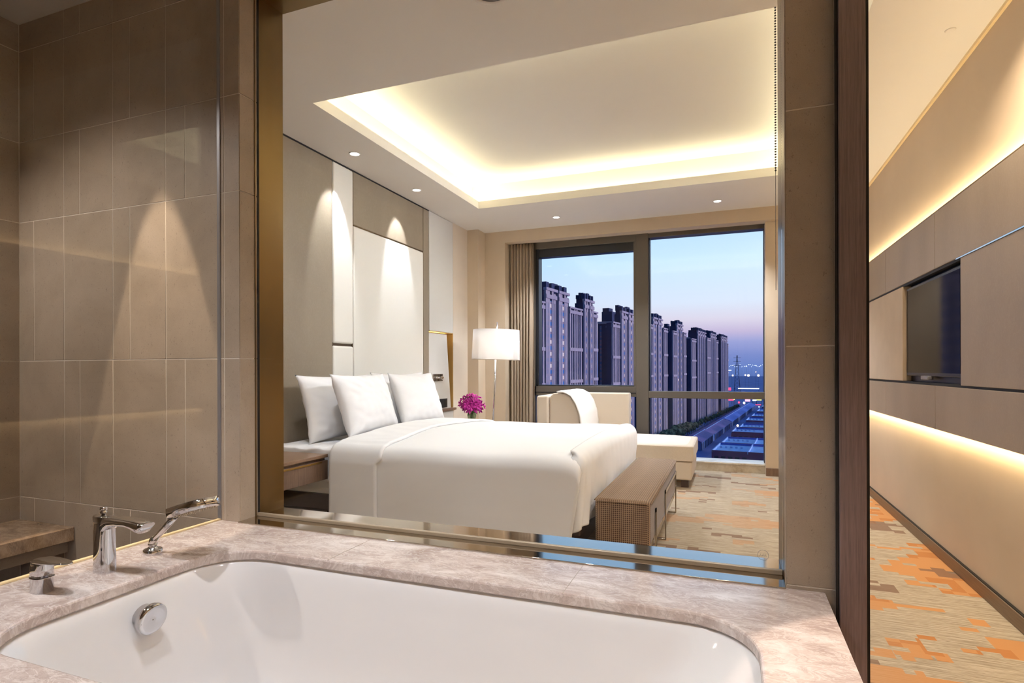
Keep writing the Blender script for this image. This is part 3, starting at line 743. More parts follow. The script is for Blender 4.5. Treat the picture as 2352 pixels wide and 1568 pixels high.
# duvet: sheet over the top, near and far sides
NY, FYD = 2.985, 4.90
DTOP = .645
def duvet_profile(s, bulge):
    # returns (y, z) around from near hem to far hem ; s in 0..1
    hz = .045
    r = .085
    L1 = DTOP-r-hz; La = r*PI/2; L2 = (FYD-NY)-2*r; T = 2*L1+2*La+L2; d = s*T
    if d < L1: return NY, hz+d
    d -= L1
    if d < La:
        a = d/r; return NY+r*(1-math.cos(a)), DTOP-r+r*math.sin(a)
    d -= La
    if d < L2:
        k = d/L2; return NY+r+d, DTOP+bulge*(1-(2*k-1)**2)**.7
    d -= L2
    if d < La:
        a = d/r; return FYD-r+r*math.sin(a), DTOP-r+r*math.cos(a)
    d -= La
    return FYD, DTOP-r-d
XD0, XD1 = -2.365, -.742
def duvet(u, v):
    # u along bed length 0..1 with the last part turning down at the foot, v around
    Lx = XD1-XD0; r = .09
    y, z = duvet_profile(v, .045)
    x = XD0+Lx*u
    # soften the head edge
    if u < .05: z -= (1-u/.05)**2*.022
    # round over to the foot
    e = (XD1-x)/r
    if z > .42 and e < 1:
        k = max(0, 1-e); wz = min(1, (z-.42)/.18); wz = wz*wz*(3-2*wz); z -= (1-math.sqrt(max(0, 1-k*k)))*.075*wz
    if v < .3 and z < .58:      # near drop: lower edge slants back at the foot corner
        x = XD0+(x-XD0)*(1-.055*(.58-z)/.55)
    zw = min(1, max(0, (z-.5)/.12)); y0_ = y; y += wr(x, z, 3, 2.2, .010)*(1-zw)
    z += wr(x, y0_, 3, 2.6, .012)*zw
    return (x, y, z)
m = MB(); m.grid(90, 150, duvet, 'linen'); dv = m.build('duvet', None, bed); solid(dv, .022, -1)
# foot drop of the duvet
def footdrop(u, v):
    # starts behind the near side drop, wraps the corner and runs along the foot
    c0 = .12; rc = .06; Ln = .16; Lf = FYD-NY-.08; T = Ln+rc*PI/2+Lf; q = u*T
    if q < Ln: px, py = XD1-rc-Ln+q, NY+.022; nx, ny = 0, -1
    elif q < Ln+rc*PI/2: a = (q-Ln)/rc; px, py = XD1-rc+rc*math.sin(a), NY+.022+rc*(1-math.cos(a)); nx, ny = math.sin(a), -math.cos(a)
    else: px, py = XD1, NY+.022+rc+(q-Ln-rc*PI/2); nx, ny = 1, 0
    d = v*.44; r = .08; La = r*PI/2
    wrap = min(1, max(0, (q-Ln*.5)/(Ln*.5+rc)))
    if d < La: a = d/r; inset = r*(1-math.sin(a)); z = DTOP+.008-r+r*math.cos(a)
    else: inset = 0; z = DTOP+.008-r-(d-La)
    px -= nx*inset; py -= ny*inset*(1 if nx > .5 else .25)
    z += .035*(1-(2*u-1)**2)*(1-v)*wrap
    z -= (1-wrap)*.07; py += (1-wrap)*.045
    amp = .016*v**1.5*(.35+.65*max(0, 1-abs(q-Ln-.05)*4))
    fold = amp*math.sin(q*42+2.5*noise.noise(V((q*5, v*2, 0))))+wr(px, py, z, 6, .014)*v+.006*math.sin(PI*v)*wrap-.012*wrap*v
    px += nx*fold; py += ny*min(fold, .008)
    return (px, py, z)
m = MB(); m.grid(110, 50, footdrop, 'linen'); fd = m.build('duvet_foot_drop', None, bed); solid(fd, .012, 0)
# turned-down band
def band_f(u, v):
    y, z = duvet_profile(v, .045); w_ = .36
    x = XD0-.012+w_*u
    # edge drifts towards the head on the near side hem
    x += (-.10 if z < .5 else 0)*0
    if z > .56: x += .03*u*math.sin(v*9)
    n_ = .014
    cy = (NY+FYD)/2
    k = 1.0
    if u < .06: k = (u/.06)**.5
    if u > .96: k = max(.15, ((1-u)/.04)**.5)
    tt = .004+.016*k
    if z <= DTOP-.085: y += -tt if y < cy else tt
    elif z < DTOP: 
        y += (-tt*.6 if y < cy else tt*.6); z += tt*.7
    else: z += tt
    zw = min(1, max(0, (z-.5)/.12)); y0_ = y; y += wr(x, z, 3, 2.2, .010)*(1-zw)
    z += wr(x, y0_, 3, 2.6, .012)*zw
    z += wr(x*2, y*3, 9, 4, .003)
    return (x, y, z)
m = MB(); m.grid(50, 170, band_f, 'linen'); bo = m.build('turned_down_edge', None, bed); solid(bo, .014, -1); bo['label'] = 'turned back head edge of the duvet'

# pillows
def pillow(name, label, cx, cy, cz, W, H, T, tilt, seed, group='white pillows on the bed', rz=0, ry=0):
    t = MB(); t.local = True
    n = 44
    def pf(sgn):
        def f(u, v):
            a, b = 2*u-1, 2*v-1
            ex = 1-.11*(1-b*b)**.8; ey = 1-.085*(1-a*a)**.8
            th = ((1-abs(a)**2.6)*(1-abs(b)**2.6))
            th = max(0, th)**.55*T/2
            th *= 1+.10*noise.noise(V((a*1.6+seed, b*1.6, 0)))
            wv = .006*noise.noise(V((a*5+seed, b*5, 3)))*(.3+max(abs(a), abs(b)))
            cr = .010*math.sin(14*(abs(a)-abs(b))+seed)*max(0, abs(a*b)-.25)*(1-max(abs(a), abs(b))**6)
            return (sgn*(th+wv*min(1, th*60)+cr), a*W/2*ex, b*H/2*ey)
        return f
    t.grid(n, n, pf(1), 'sheet'); t.grid(n, n, pf(-1), 'sheet')
    bmesh.ops.remove_doubles(t.bm, verts=t.bm.verts, dist=.0004)
    o = t.build(name, None, None)
    o.location = (cx, cy, cz); o.rotation_euler = (ry, tilt, rz); tag(o, label, 'pillow', group); return o
pillow('pillow', 'white pillow leaning on the headboard at the near side of the bed', -2.74, 3.60, .850, .90, .49, .20, math.radians(-14), 1.3, ry=math.radians(0))
pillow('pillow', 'white pillow leaning on the white centre headboard panel behind the two front ones', -2.74, 4.46, .862, .86, .49, .20, math.radians(-14), 5.1)
pillow('pillow', 'white square pillow in the front row, nearer to the camera', -2.50, 3.565, .872, .70, .47, .20, math.radians(-19), 9.7, rz=math.radians(3))
pillow('pillow', 'white square pillow in the front row, nearer to the window', -2.50, 4.30, .874, .68, .47, .20, math.radians(-19), 14.2, rz=math.radians(-2))

# nightstand near
def nightstand(x0, x1, y0, y1, lab):
    t = thing('nightstand', lab, 'nightstand', ((x0+x1)/2, (y0+y1)/2, 0))
    MB().box(x0, x1, y0, y1, .560, .580, 'night_top_wood', .002).build('top', None, t)
    MB().box(x0, x1-.025, y0, y1, .425, .560, 'night_wood', .002).build('carcass', None, t)
    d = MB().box(x1-.024, x1-.002, y0, y1, .420, .542, 'night_wood', .002).build('drawer', None, t)
    MB().box(x1-.006, x1+.003, y0+.10, y1-.06, .530, .541, 'gold_trim', .001).build('handle', None, d)
    return t
nightstand(-2.955, -2.42, 2.35, 3.025, 'wall hung brown wood nightstand at the near side of the bed')
nightstand(-2.955, -2.42, 4.93, 5.50, 'wall hung nightstand carrying the purple flowers beyond the bed')

# flowers
vz = .58
vt = thing('flower_vase', 'round bunch of purple orchids in a small glass vase beyond the bed', 'flowers', (-2.49, 5.375, vz))
m = MB(); m.local = True; m.lathe([(.034, .001), (.036, .002), (.045, .06), (.042, .10), (.040, .10), (.042, .06), (.034, .006), (0, .005)], 'vase_glass', 28, cap=False); m.build('vase', None, vt)
m = MB(); m.local = True
for i in range(14):
    a = random.random()*2*PI; r = random.random()*.02; r2 = .06*random.random()+.01
    m.tube([(r*math.cos(a), r*math.sin(a), .01), (r*math.cos(a), r*math.sin(a), .09), (r2*math.cos(a), r2*math.sin(a), .16)], .0022, 'stem', 6)
m.build('stems', None, vt)
def blossom_mesh(mat):
    m = MB(); m.local = True
    for k in range(5):
        a = 2*PI*k/5; M = Matrix.Rotation(a, 4, 'Z') @ Matrix.Rotation(-.35, 4, 'Y')
        def pf(u, v):
            x = .004+.032*u; w_ = .0095*math.sin(PI*min(1, u*.92+.08))**.7*(2*v-1); return (x, w_, .006*math.sin(u*2.2)-6*w_*w_*14)
        m.grid(6, 5, pf, mat, True, M)
    m.lathe([(0, -.002), (.003, 0), (.0035, .006), (.0015, .010), (0, .010)], mat, 8)
    return m
b0 = blossom_mesh('orchid').build('blossom', None, vt, False); b1 = blossom_mesh('orchid_pale').build('blossom', None, vt, False); b1['label'] = 'paler pink blossom'
nb_ = 62
for i in range(nb_):
    src = b1 if i % 8 == 3 else b0
    o = src if i in (0, 3) else src.copy()
    if i not in (0, 3): COL.objects.link(o); o.parent = vt
    ph = math.acos(1-1.62*(i+.5)/nb_); th = i*2.39996
    rr = .060+.052*random.random()
    d = V((math.sin(ph)*math.cos(th), math.sin(ph)*math.sin(th), math.cos(ph)))
    o.scale = (1.15,)*3; o.location = V((0, 0, .175))+V((d.x*rr*1.12, d.y*rr*1.12, d.z*rr*.95)); o.rotation_euler = (d+V((random.uniform(-.35, .35), random.uniform(-.35, .35), random.uniform(-.35, .35)))).to_track_quat('Z', 'Y').to_euler()
m = MB(); m.local = True
for i in range(10):
    a = i*2.4; M = Matrix.Translation((0, 0, .13)) @ Matrix.Rotation(a, 4, 'Z') @ Matrix.Rotation(.5+.6*random.random(), 4, 'Y')
    m.grid(7, 3, lambda u, v: (.09*u, .012*math.sin(PI*u)*(2*v-1), .01*math.sin(3*u)), 'leaf', True, M)
m.build('leaves', None, vt)

# bench at the foot of the bed
bn = thing('bed_bench', 'brown dot-weave upholstered bench on a metal frame at the foot of the bed', 'bench', (-.55, 3.92, 0))
m = MB(); m.box(-.705, -.402, 3.14, 4.72, .155, .405, 'dot_weave', .022, 5, None, True); m.build('seat', None, bn)
m = MB()
for y in (3.142+.012, 4.706):
    pass
def rp(pts): m.tube(pts, .004, 'dot_weave', 8)
rp([(-.690, 3.137+.004, .392), (-.417, 3.141, .392)]); rp([(-.4, 3.155, .392), (-.4, 4.705, .392)]); rp([(-.417, 4.719, .392), (-.690, 4.719, .392)]); rp([(-.707, 3.155, .392), (-.707, 4.705, .392)])
m.build('piping', None, bn)
def flat_frame(y0, y1, lab=None):
    # inverted U of flat bar on the side of the bench with feet across
    m = MB()
    for xx in (-.400, -.716):
        m.box(xx, xx+.008, y0, y0+.022, 0, .325, 'nickel', .001); m.box(xx, xx+.008, y1-.022, y1, 0, .325, 'nickel', .001)
        m.box(xx, xx+.008, y0, y1, .303, .325, 'nickel', .001)
    m.box(-.71, -.396, y0, y0+.022, .0, .010, 'nickel', .001); m.box(-.71, -.396, y1-.022, y1, .0, .010, 'nickel', .001)
    return m.build('leg_frame', None, bn)
flat_frame(3.34, 3.368) ; flat_frame(3.86, 4.64)
MB().box(-.700, -.407, 3.16, 4.70, .118, .155, 'nickel', .003).build('base_rail', None, bn)

# chaise longue
ch = thing('chaise_longue', 'cream upholstered chaise longue with a high side arm in front of the window', 'sofa', (-1.1, 6.0, 0))
m = MB(); m.box(-1.84, -.335, 5.62, 6.43, .07, .250, 'cream_fabric', .02, 4, None, True); m.build('base', None, ch)
m = MB(); m.box(-1.72, -.318, 5.595, 6.43, .250, .385, 'cream_fabric', .022, 4, None, True)
for v in m.bm.verts:
    if v.co.z > .36: v.co.z += .03*(1-((v.co.x+1.0)/.75)**2*.6)
m.build('seat_cushion', None, ch)
def top_crown(u, v):
    x = -1.70+1.36*u; y = 5.615+.79*v; k = (1-(2*u-1)**6)*(1-(2*v-1)**6); return (x, y, .380+.045*k**.6)
m = MB(); m.grid(40, 30, top_crown, 'cream_top_fabric'); m.build('cushion_top', None, ch)
m = MB(); m.tube([(-1.7, 5.60, .388), (-.345, 5.60, .388), (-.325, 5.62, .388), (-.325, 6.42, .388)], .005, 'cream_top_fabric', 8); m.tube([(-1.7, 5.60, .262), (-.345, 5.60, .262), (-.325, 5.62, .262), (-.325, 6.42, .262)], .005, 'cream_top_fabric', 8); m.build('piping', None, ch)
MB().box(-1.72, -1.045, 6.40, 6.54, .07, .855, 'cream_fabric', .014, 3, None, True).build('side_arm', None, ch)
MB().box(-1.86, -1.735, 5.60, 6.54, .07, .850, 'cream_fabric', .02, 4, None, True).build('backrest', None, ch)
for x, y in ((-1.78, 5.68), (-.40, 5.68), (-1.78, 6.36), (-.40, 6.36)): MB().box(x-.035, x+.035, y-.035, y+.035, 0, .07, 'foot_wood', .003).build('leg', None, ch)
m = MB()
def cp(v_): 
    return v_
# back cushion: curved profile leaning on the backrest
prof = [(-1.735, .40), (-1.735, .78), (-1.725, .845), (-1.695, .875), (-1.64, .88), (-1.57, .872), (-1.51, .835), (-1.46, .76), (-1.425, .66), (-1.41, .55), (-1.41, .43)]
m.prism([(x, 5.64, z) for x, z in prof], (0, .74, 0), 'cream_fabric', True)
bc = m.build('back_cushion', None, ch)
md = bc.modifiers.new('bev', 'BEVEL'); md.width = .018; md.segments = 3; md.limit_method = 'ANGLE'; md.angle_limit = math.radians(50)
thp = [(-1.645, .888), (-1.57, .884), (-1.50, .847), (-1.448, .765), (-1.413, .665), (-1.398, .55), (-1.398, .43)]
m = MB(); m.grid(len(thp)*6, 16, lambda u, v: (lambda f, i: ((thp[i][0]*(1-f)+thp[min(i+1, 6)][0]*f), 5.60+.80*v, (thp[i][1]*(1-f)+thp[min(i+1, 6)][1]*f)+.002*noise.noise(V((u*9, v*7, 0)))))((u*6) % 1 if u < 1 else 0, min(int(u*6), 6)), 'throw_fabric')
th = m.build('cushion_front_face', None, ch); solid(th, .012, 1); th['label'] = 'pale front face of the back cushion'

# floor lamp
lp = thing('floor_lamp', 'slim chrome floor lamp with a round white drum shade by the curtain', 'floor lamp', (-2.45, 5.75, 0))
lx, ly = -2.385, 5.75
m = MB(); m.lathe([(0, 0), (.14, 0), (.14, .008), (.13, .014), (.02, .018), (0, .018)], 'chrome', 48, Matrix.Translation((-2.45, 5.75, 0))); m.build('lamp_base', None, lp)
m = MB(); m.tube([(-2.45, 5.75, .01), (-2.405, 5.75, .62), (-2.357, 5.75, 1.635)], .0095, 'chrome', 16); m.build('pole', None, lp)
Ms = Matrix.Translation((-2.375, 5.75, 1.225)) @ rot3(0, math.radians(1.5), 0)
mm, nt, b = newmat('lamp_shade'); nt.nodes.remove(b); o_ = nt.nodes['Material Output']
d_ = nt.nodes.new('ShaderNodeBsdfDiffuse'); d_.inputs[0].default_value = rgb(240, 238, 238); tl = nt.nodes.new('ShaderNodeBsdfTranslucent'); tl.inputs[0].default_value = rgb(240, 238, 238)
tr = nt.nodes.new('ShaderNodeBsdfTransparent'); mx1 = nt.nodes.new('ShaderNodeMixShader'); mx1.inputs[0].default_value = .5; mx2 = nt.nodes.new('ShaderNodeMixShader'); mx2.inputs[0].default_value = .42
nt.links.new(d_.outputs[0], mx1.inputs[1]); nt.links.new(tl.outputs[0], mx1.inputs[2]); nt.links.new(mx1.outputs[0], mx2.inputs[1]); nt.links.new(tr.outputs[0], mx2.inputs[2]); nt.links.new(mx2.outputs[0], o_.inputs[0]); MATS['lamp_shade'] = mm
mm, nt, b = newmat('diffuser'); b.inputs['Base Color'].default_value = rgb(245, 240, 232); b.inputs['Emission Color'].default_value = rgb(255, 246, 236); b.inputs['Emission Strength'].default_value = 1.25; MATS['diffuser'] = mm
m = MB(); m.lathe([(.262, 0), (.252, .325), (.250, .325), (.260, 0)], 'lamp_shade', 56, Ms, cap=False); m.lathe([(.264, 0), (.264, .006), (.260, .006), (.260, 0)], 'seal', 56, Ms, cap=False)
shd = m.build('lamp_shade', None, lp)
m = MB(); m.lathe([(.190, .012), (.184, .313)], 'diffuser', 48, Ms, cap=False); m.build('inner_diffuser', None, shd)
m = MB()
for a in (0, 2.09, 4.19): m.tube([(0, 0, .30), (.25*math.cos(a), .25*math.sin(a), .318)], .002, 'chrome', 6, True, Ms)
m.build('spider', None, lp)


# curtain
m = MB()
def cur(u, v):
    x = -2.535+.30*u; ph = u*7.5*2*PI; z = 2.655-2.64*v
    amp = .046*(.6+.4*v)
    return (x+.010*math.sin(ph*2+v*1.5)+.008*v*math.sin(3*u+1), 6.615+amp*math.sin(ph+.35*math.sin(v*5+u*8)), z)
m.grid(150, 30, cur, 'curtain_fabric'); cu = m.build('curtain'); solid(cu, .003); tag(cu, 'taupe full height curtain gathered at the left end of the window', 'curtain')


# ------------------------------------------------------------------ the city outside
GZ = -60.0
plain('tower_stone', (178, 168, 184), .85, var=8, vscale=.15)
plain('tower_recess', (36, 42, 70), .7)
plain('tower_stone_shaded', (52, 62, 100), .9, var=5, vscale=.2)  # facade stone again, shade of the end walls put into a darker blue
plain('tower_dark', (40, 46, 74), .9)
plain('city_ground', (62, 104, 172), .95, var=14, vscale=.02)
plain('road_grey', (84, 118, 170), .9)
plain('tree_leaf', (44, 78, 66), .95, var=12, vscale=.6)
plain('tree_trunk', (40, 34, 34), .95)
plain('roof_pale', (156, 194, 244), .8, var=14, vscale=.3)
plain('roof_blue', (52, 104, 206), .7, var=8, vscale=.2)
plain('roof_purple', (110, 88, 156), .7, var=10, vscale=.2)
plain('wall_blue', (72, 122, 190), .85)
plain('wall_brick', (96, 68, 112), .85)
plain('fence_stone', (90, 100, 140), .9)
plain('far_haze_blue', (74, 120, 190), .95)  # bluish haze of distance mixed into the building colours
plain('far_haze_pale', (96, 128, 178), .95)
emis('win_warm', (255, 214, 190), 1.0)
emis('win_cool', (150, 220, 255), 1.0)
emis('sign_red', (255, 40, 70), 2.2)
emis('sign_pink', (255, 150, 190), 2.4)
emis('sign_yellow', (230, 240, 90), 2.0)
emis('lamp_warm', (255, 200, 150), 9.0)
emis('lamp_white', (220, 235, 255), 4.0)
# window bays: glass and spandrel alternate by floor, sky reflection painted into glass colours
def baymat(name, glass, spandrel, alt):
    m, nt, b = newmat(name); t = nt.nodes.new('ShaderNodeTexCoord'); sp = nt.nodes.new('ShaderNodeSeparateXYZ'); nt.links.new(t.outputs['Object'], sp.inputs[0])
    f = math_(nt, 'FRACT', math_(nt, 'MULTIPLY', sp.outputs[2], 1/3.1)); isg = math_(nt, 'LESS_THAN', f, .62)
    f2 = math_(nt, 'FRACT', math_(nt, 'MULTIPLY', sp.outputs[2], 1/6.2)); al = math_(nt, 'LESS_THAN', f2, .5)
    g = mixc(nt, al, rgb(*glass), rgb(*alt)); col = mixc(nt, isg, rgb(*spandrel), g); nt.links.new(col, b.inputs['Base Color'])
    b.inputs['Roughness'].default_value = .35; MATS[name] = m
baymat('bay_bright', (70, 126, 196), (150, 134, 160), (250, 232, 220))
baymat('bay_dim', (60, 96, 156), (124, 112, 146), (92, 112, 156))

dd = V((.13947742, .99022525, 0)); nn = V((.99022525, -.13947742, 0)); P0 = V((-2.49, 876.66, 0))
ROWROT = -math.atan2(dd.x, dd.y)
def tower(name, lab, s0, L_, top, D, wings, bay, seed, nb=2, lit=()):
    rnd = random.Random(seed)
    o = P0+dd*s0; H = top-GZ
    t = thing(name, lab, 'tower block', (o.x, o.y, GZ), 'apartment towers beyond the window', ROWROT)
    def nw(): m = MB(); m.local = True; return m
    # local x = away from the street is negative, y = along the row
    m = nw(); m.box(-D, -.9, 0, L_, 0, H-4, 'tower_stone_shaded'); m.box(-D+.5, -1.5, 1, L_-1, H-4, H-1.5, 'tower_stone_shaded')
    m.box(-D-10, -D, 2, L_-2, 0, H-13, 'tower_stone_shaded')
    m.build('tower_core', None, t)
    w_ = L_/nb
    for k in range(nb):
        y = k*w_
        m = nw()
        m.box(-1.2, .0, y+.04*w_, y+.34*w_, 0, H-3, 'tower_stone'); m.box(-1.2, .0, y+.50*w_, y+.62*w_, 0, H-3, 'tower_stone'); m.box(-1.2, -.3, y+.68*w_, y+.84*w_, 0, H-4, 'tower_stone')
        m.box(-1.3, .4, y+.03*w_, y+.86*w_, H-7, H-5, 'tower_stone'); m.box(-1.3, .5, y+.02*w_, y+.9*w_, H-3, H-1.6, 'tower_stone')
        for f in (.02, .44): m.box(-2.2, .2, y+f*w_, y+(f+.22)*w_, H-1.6, H+1.2, 'tower_stone_shaded')
        m.build('pilaster_bay', None, t)
        for f in (.10, .22, .55, .75):
            m = nw(); m.box(-.5, (.06 if f < .7 else -.24), y+f*w_, y+(f+.035)*w_, 0, H-9, 'bay_dim' if f < .7 else 'tower_recess'); m.build('window_bay', None, t)
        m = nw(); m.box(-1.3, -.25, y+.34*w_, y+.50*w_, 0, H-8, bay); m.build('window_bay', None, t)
        m = nw(); m.box(-1.35, -.8, y+.34*w_, y+.50*w_, H-8, H-3, 'tower_dark'); m.box(-1.3, -.7, y+.62*w_, y+.68*w_, 0, H-5, bay); m.box(-1.3, -.85, y+.84*w_, y+w_, 0, H-5, 'tower_dark'); m.build('recess', None, t)
    for i in range(3):
        m = nw(); m.box(-D+.5+i*D*.28, -D+.5+i*D*.28+D*.2, .2, L_*.3, H-1.5, H+rnd.uniform(.6, 2.4), 'tower_stone_shaded'); m.build('roof_turret', None, t)
    m = nw(); m.box(-D*.6, -D*.25, L_*.5, L_*.7, H-1.5, H+2.6, 'tower_stone_shaded'); m.build('roof_turret', None, t)
    # recessed window bay on the end wall
    m = nw(); m.box(-D*.72, -D*.5, -.12, .2, 0, H-10, 'bay_dim'); m.build('window_bay', None, t)
    for (a, b_, dz, front) in wings:
        m = nw(); hh = H-dz; m.box(-4.2+front, -.9+front, a, b_, 0, hh, 'tower_stone_shaded'); m.build('wing', None, t)
        m = nw(); q = b_-a
        n_ = max(1, int(q/7)); e = q/n_
        for i in range(n_):
            y = a+i*e
            m.box(-1+front, .1+front, y+.06*e, y+.24*e, 0, hh+.8, 'tower_stone'); m.box(-1+front, .0+front, y+.44*e, y+.54*e, 0, hh-2, 'tower_stone'); m.box(-1+front, .1+front, y+.74*e, y+.92*e, 0, hh+.8, 'tower_stone')
        for z in [hh-3, hh-24, hh-42]: m.box(-1+front, .5+front, a, b_, z, z+1.8, 'tower_stone')
        m.box(-1+front, .6+front, a, b_, hh-.2, hh+.7, 'tower_stone'); m.build('wing_pilasters', None, t)
        m = nw(); m.box(-1+front, -.55+front, a+.24*q, a+.74*q, 0, hh-4, 'tower_recess')
        m.build('wing_recess', None, t)
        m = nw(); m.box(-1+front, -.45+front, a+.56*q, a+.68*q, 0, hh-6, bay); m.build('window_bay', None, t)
    for (x, y, z, c) in lit:
        m = nw(); m.box(x, x+1.0, y-.2, y+.2, z, z+1.5, c) if x < -.5 else m.box(-.25, -.1, y, y+1.6, z, z+1.7, c); m.build('lit_window', None, t)
    return t
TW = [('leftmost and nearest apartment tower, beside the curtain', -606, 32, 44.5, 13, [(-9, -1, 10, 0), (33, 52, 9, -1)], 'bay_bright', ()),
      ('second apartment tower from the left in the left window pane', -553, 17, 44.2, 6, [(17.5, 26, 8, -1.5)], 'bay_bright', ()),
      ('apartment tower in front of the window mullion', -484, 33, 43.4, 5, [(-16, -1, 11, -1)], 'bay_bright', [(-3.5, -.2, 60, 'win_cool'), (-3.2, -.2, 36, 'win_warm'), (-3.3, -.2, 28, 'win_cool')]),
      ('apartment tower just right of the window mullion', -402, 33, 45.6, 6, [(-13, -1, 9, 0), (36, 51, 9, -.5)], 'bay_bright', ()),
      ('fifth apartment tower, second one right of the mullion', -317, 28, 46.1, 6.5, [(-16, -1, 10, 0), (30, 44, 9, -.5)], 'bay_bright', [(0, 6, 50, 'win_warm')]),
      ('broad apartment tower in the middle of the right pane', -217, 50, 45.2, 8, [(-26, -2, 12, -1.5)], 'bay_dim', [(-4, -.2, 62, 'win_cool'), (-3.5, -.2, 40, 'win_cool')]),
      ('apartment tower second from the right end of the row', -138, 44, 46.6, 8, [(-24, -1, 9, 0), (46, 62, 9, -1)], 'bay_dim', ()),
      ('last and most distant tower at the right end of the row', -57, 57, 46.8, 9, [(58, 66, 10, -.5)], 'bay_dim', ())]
for i, (lb, s0, L_, top, D, wg, bay, lit) in enumerate(TW):
    tower('apartment_tower', lb, s0, L_, top, D, wg, bay, i, 2 if L_ < 40 else 4, lit)
# towers of the second row, seen end-on
def rear(px, wpx, dist, top, lab, steps):
    a = (px-1176)/F_PX; p = Fw*dist+Rt*(a*dist); W = wpx/F_PX*dist
    t = thing('rear_tower', lab, 'tower block', (p.x, p.y, GZ), 'apartment towers beyond the window', ROWROT); H = top-GZ
    def nw(): m = MB(); m.local = True; return m
    m = nw(); m.box(-W/2, W/2, 0, 22, 0, H-steps, 'tower_stone_shaded'); m.box(-W*.28, W*.34, 1, 18, H-steps, H-2, 'tower_stone_shaded'); m.box(-W*.28, W*.1, 3, 12, H-2, H+1, 'tower_stone_shaded'); m.build('tower_core', None, t)
    for f in (-.36, .0, .30):
        m = nw(); m.box(f*W, f*W+W*.10, -.3, 0, 0, H-steps-3, 'bay_dim'); m.build('window_bay', None, t)
    m = nw(); m.box(W*.36, W*.5, -.8, .2, 0, H-steps, 'tower_stone'); m.box(-W/2, W/2, -.5, .2, H-steps-1.4, H-steps+.4, 'tower_stone'); m.build('pilaster_bay', None, t)
    m = nw(); m.box(W*.16, W*.24, -.35, -.3, 44, 45.6, 'win_cool'); m.box(W*.16, W*.24, -.35, -.3, 26, 27.6, 'win_warm'); m.build('lit_window', None, t)
rear(1392, 40, 440, 47.5, 'dark set-back tower seen end-on between two lit facades in the left pane', 10)
rear(1530, 22, 640, 51, 'dark set-back tower between the first two towers right of the mullion', 8)
rear(1586, 20, 760, 52, 'dark set-back tower left of the broad middle tower', 9)

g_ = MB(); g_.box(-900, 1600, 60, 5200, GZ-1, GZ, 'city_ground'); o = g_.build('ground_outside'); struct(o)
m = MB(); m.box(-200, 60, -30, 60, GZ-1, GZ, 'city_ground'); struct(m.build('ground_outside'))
def along(y, x0=-8, k=.108): return x0+k*(y-400)
# access road
m = MB(); m.prism([(along(330)-9, 330, GZ+.1), (along(330)-1.5, 330, GZ+.1), (along(1000)-1.5, 1000, GZ+.1), (along(1000)-9, 1000, GZ+.1)], (0, 0, .1), 'road_grey')
tag(m.build('road'), 'narrow grey access road between the long sheds and the flat roofed workshops', 'road')
# trees between towers and fence
def tree_mesh(seed):
    m = MB(); m.local = True; rnd = random.Random(seed); bm = m.bm; mi = m.mi('tree_leaf')
    for k in range(9):
        c = V((rnd.uniform(-2.4, 2.4), rnd.uniform(-2.4, 2.4), rnd.uniform(4.5, 9.5))); r = rnd.uniform(1.6, 2.7)
        q = bmesh.ops.create_icosphere(bm, subdivisions=2, radius=r, matrix=Matrix.Translation(c))
        for v in q['verts']: v.co += (v.co-c).normalized()*noise.noise(v.co*.9+V((seed, 0, 0)))*.9
    return m
tl_ = []
for k in range(3):
    t = thing('tree', 'leafy dark tree in the belt between the towers and the fence', 'tree', (0, 0, GZ), 'trees below the towers')
    c = tree_mesh(k).build('crown', None, t, False)
    m = MB(); m.local = True; m.tube([(0, 0, 0), (.1, 0, 3), (0, .1, 6)], [.3, .22, .12], 'tree_trunk', 7); m.build('trunk', None, t); tl_.append(t)
cnt = 0
yy = 440
while yy < 960:
    face = P0.x+(yy-P0.y)*dd.x/dd.y; fen = -31.7+(yy-540)*.1138
    for k in range(2 if yy < 600 else 1):
        src = tl_[cnt % 3]; t = src if cnt < 3 else copy_tree(src)
        f = (.66 if k == 0 else .30) if yy < 600 else .46
        t.location = (face+(fen-face)*f, yy+4*k+random.uniform(-.3, .3), GZ); t.rotation_euler = (0, 0, random.random()*6); sc_ = random.uniform(.78, .98)*(1 if yy < 600 else .72); t.scale = (sc_, sc_, sc_*random.uniform(.85, 1.1)); cnt += 1
    yy += 10
# fence of pillars and rails
ft = thing('boundary_fence', 'long pillared fence running between the trees and the sheds', 'fence', (-31.7, 540, GZ))
m = MB(); m.local = True; m.box(-.3, .3, -.3, .3, 0, 4.2, 'fence_stone'); m.box(-.4, .4, -.4, .4, 4.2, 4.5, 'fence_stone'); p0 = m.build('pillar', None, ft)
for i in range(70):
    q = p0 if i == 0 else p0.copy()
    if i: COL.objects.link(q); q.parent = ft
    y = -110+7.6*i; q.location = (y*.1138, y, 0)
m = MB(); m.local = True
for z in (.4, 3.5): m.prism([(-110*.1138-.1, -110, z), (-110*.1138+.1, -110, z), (425*.1138+.1, 425, z), (425*.1138-.1, 425, z)], (0, 0, .35), 'fence_stone')
m.build('rail', None, ft)
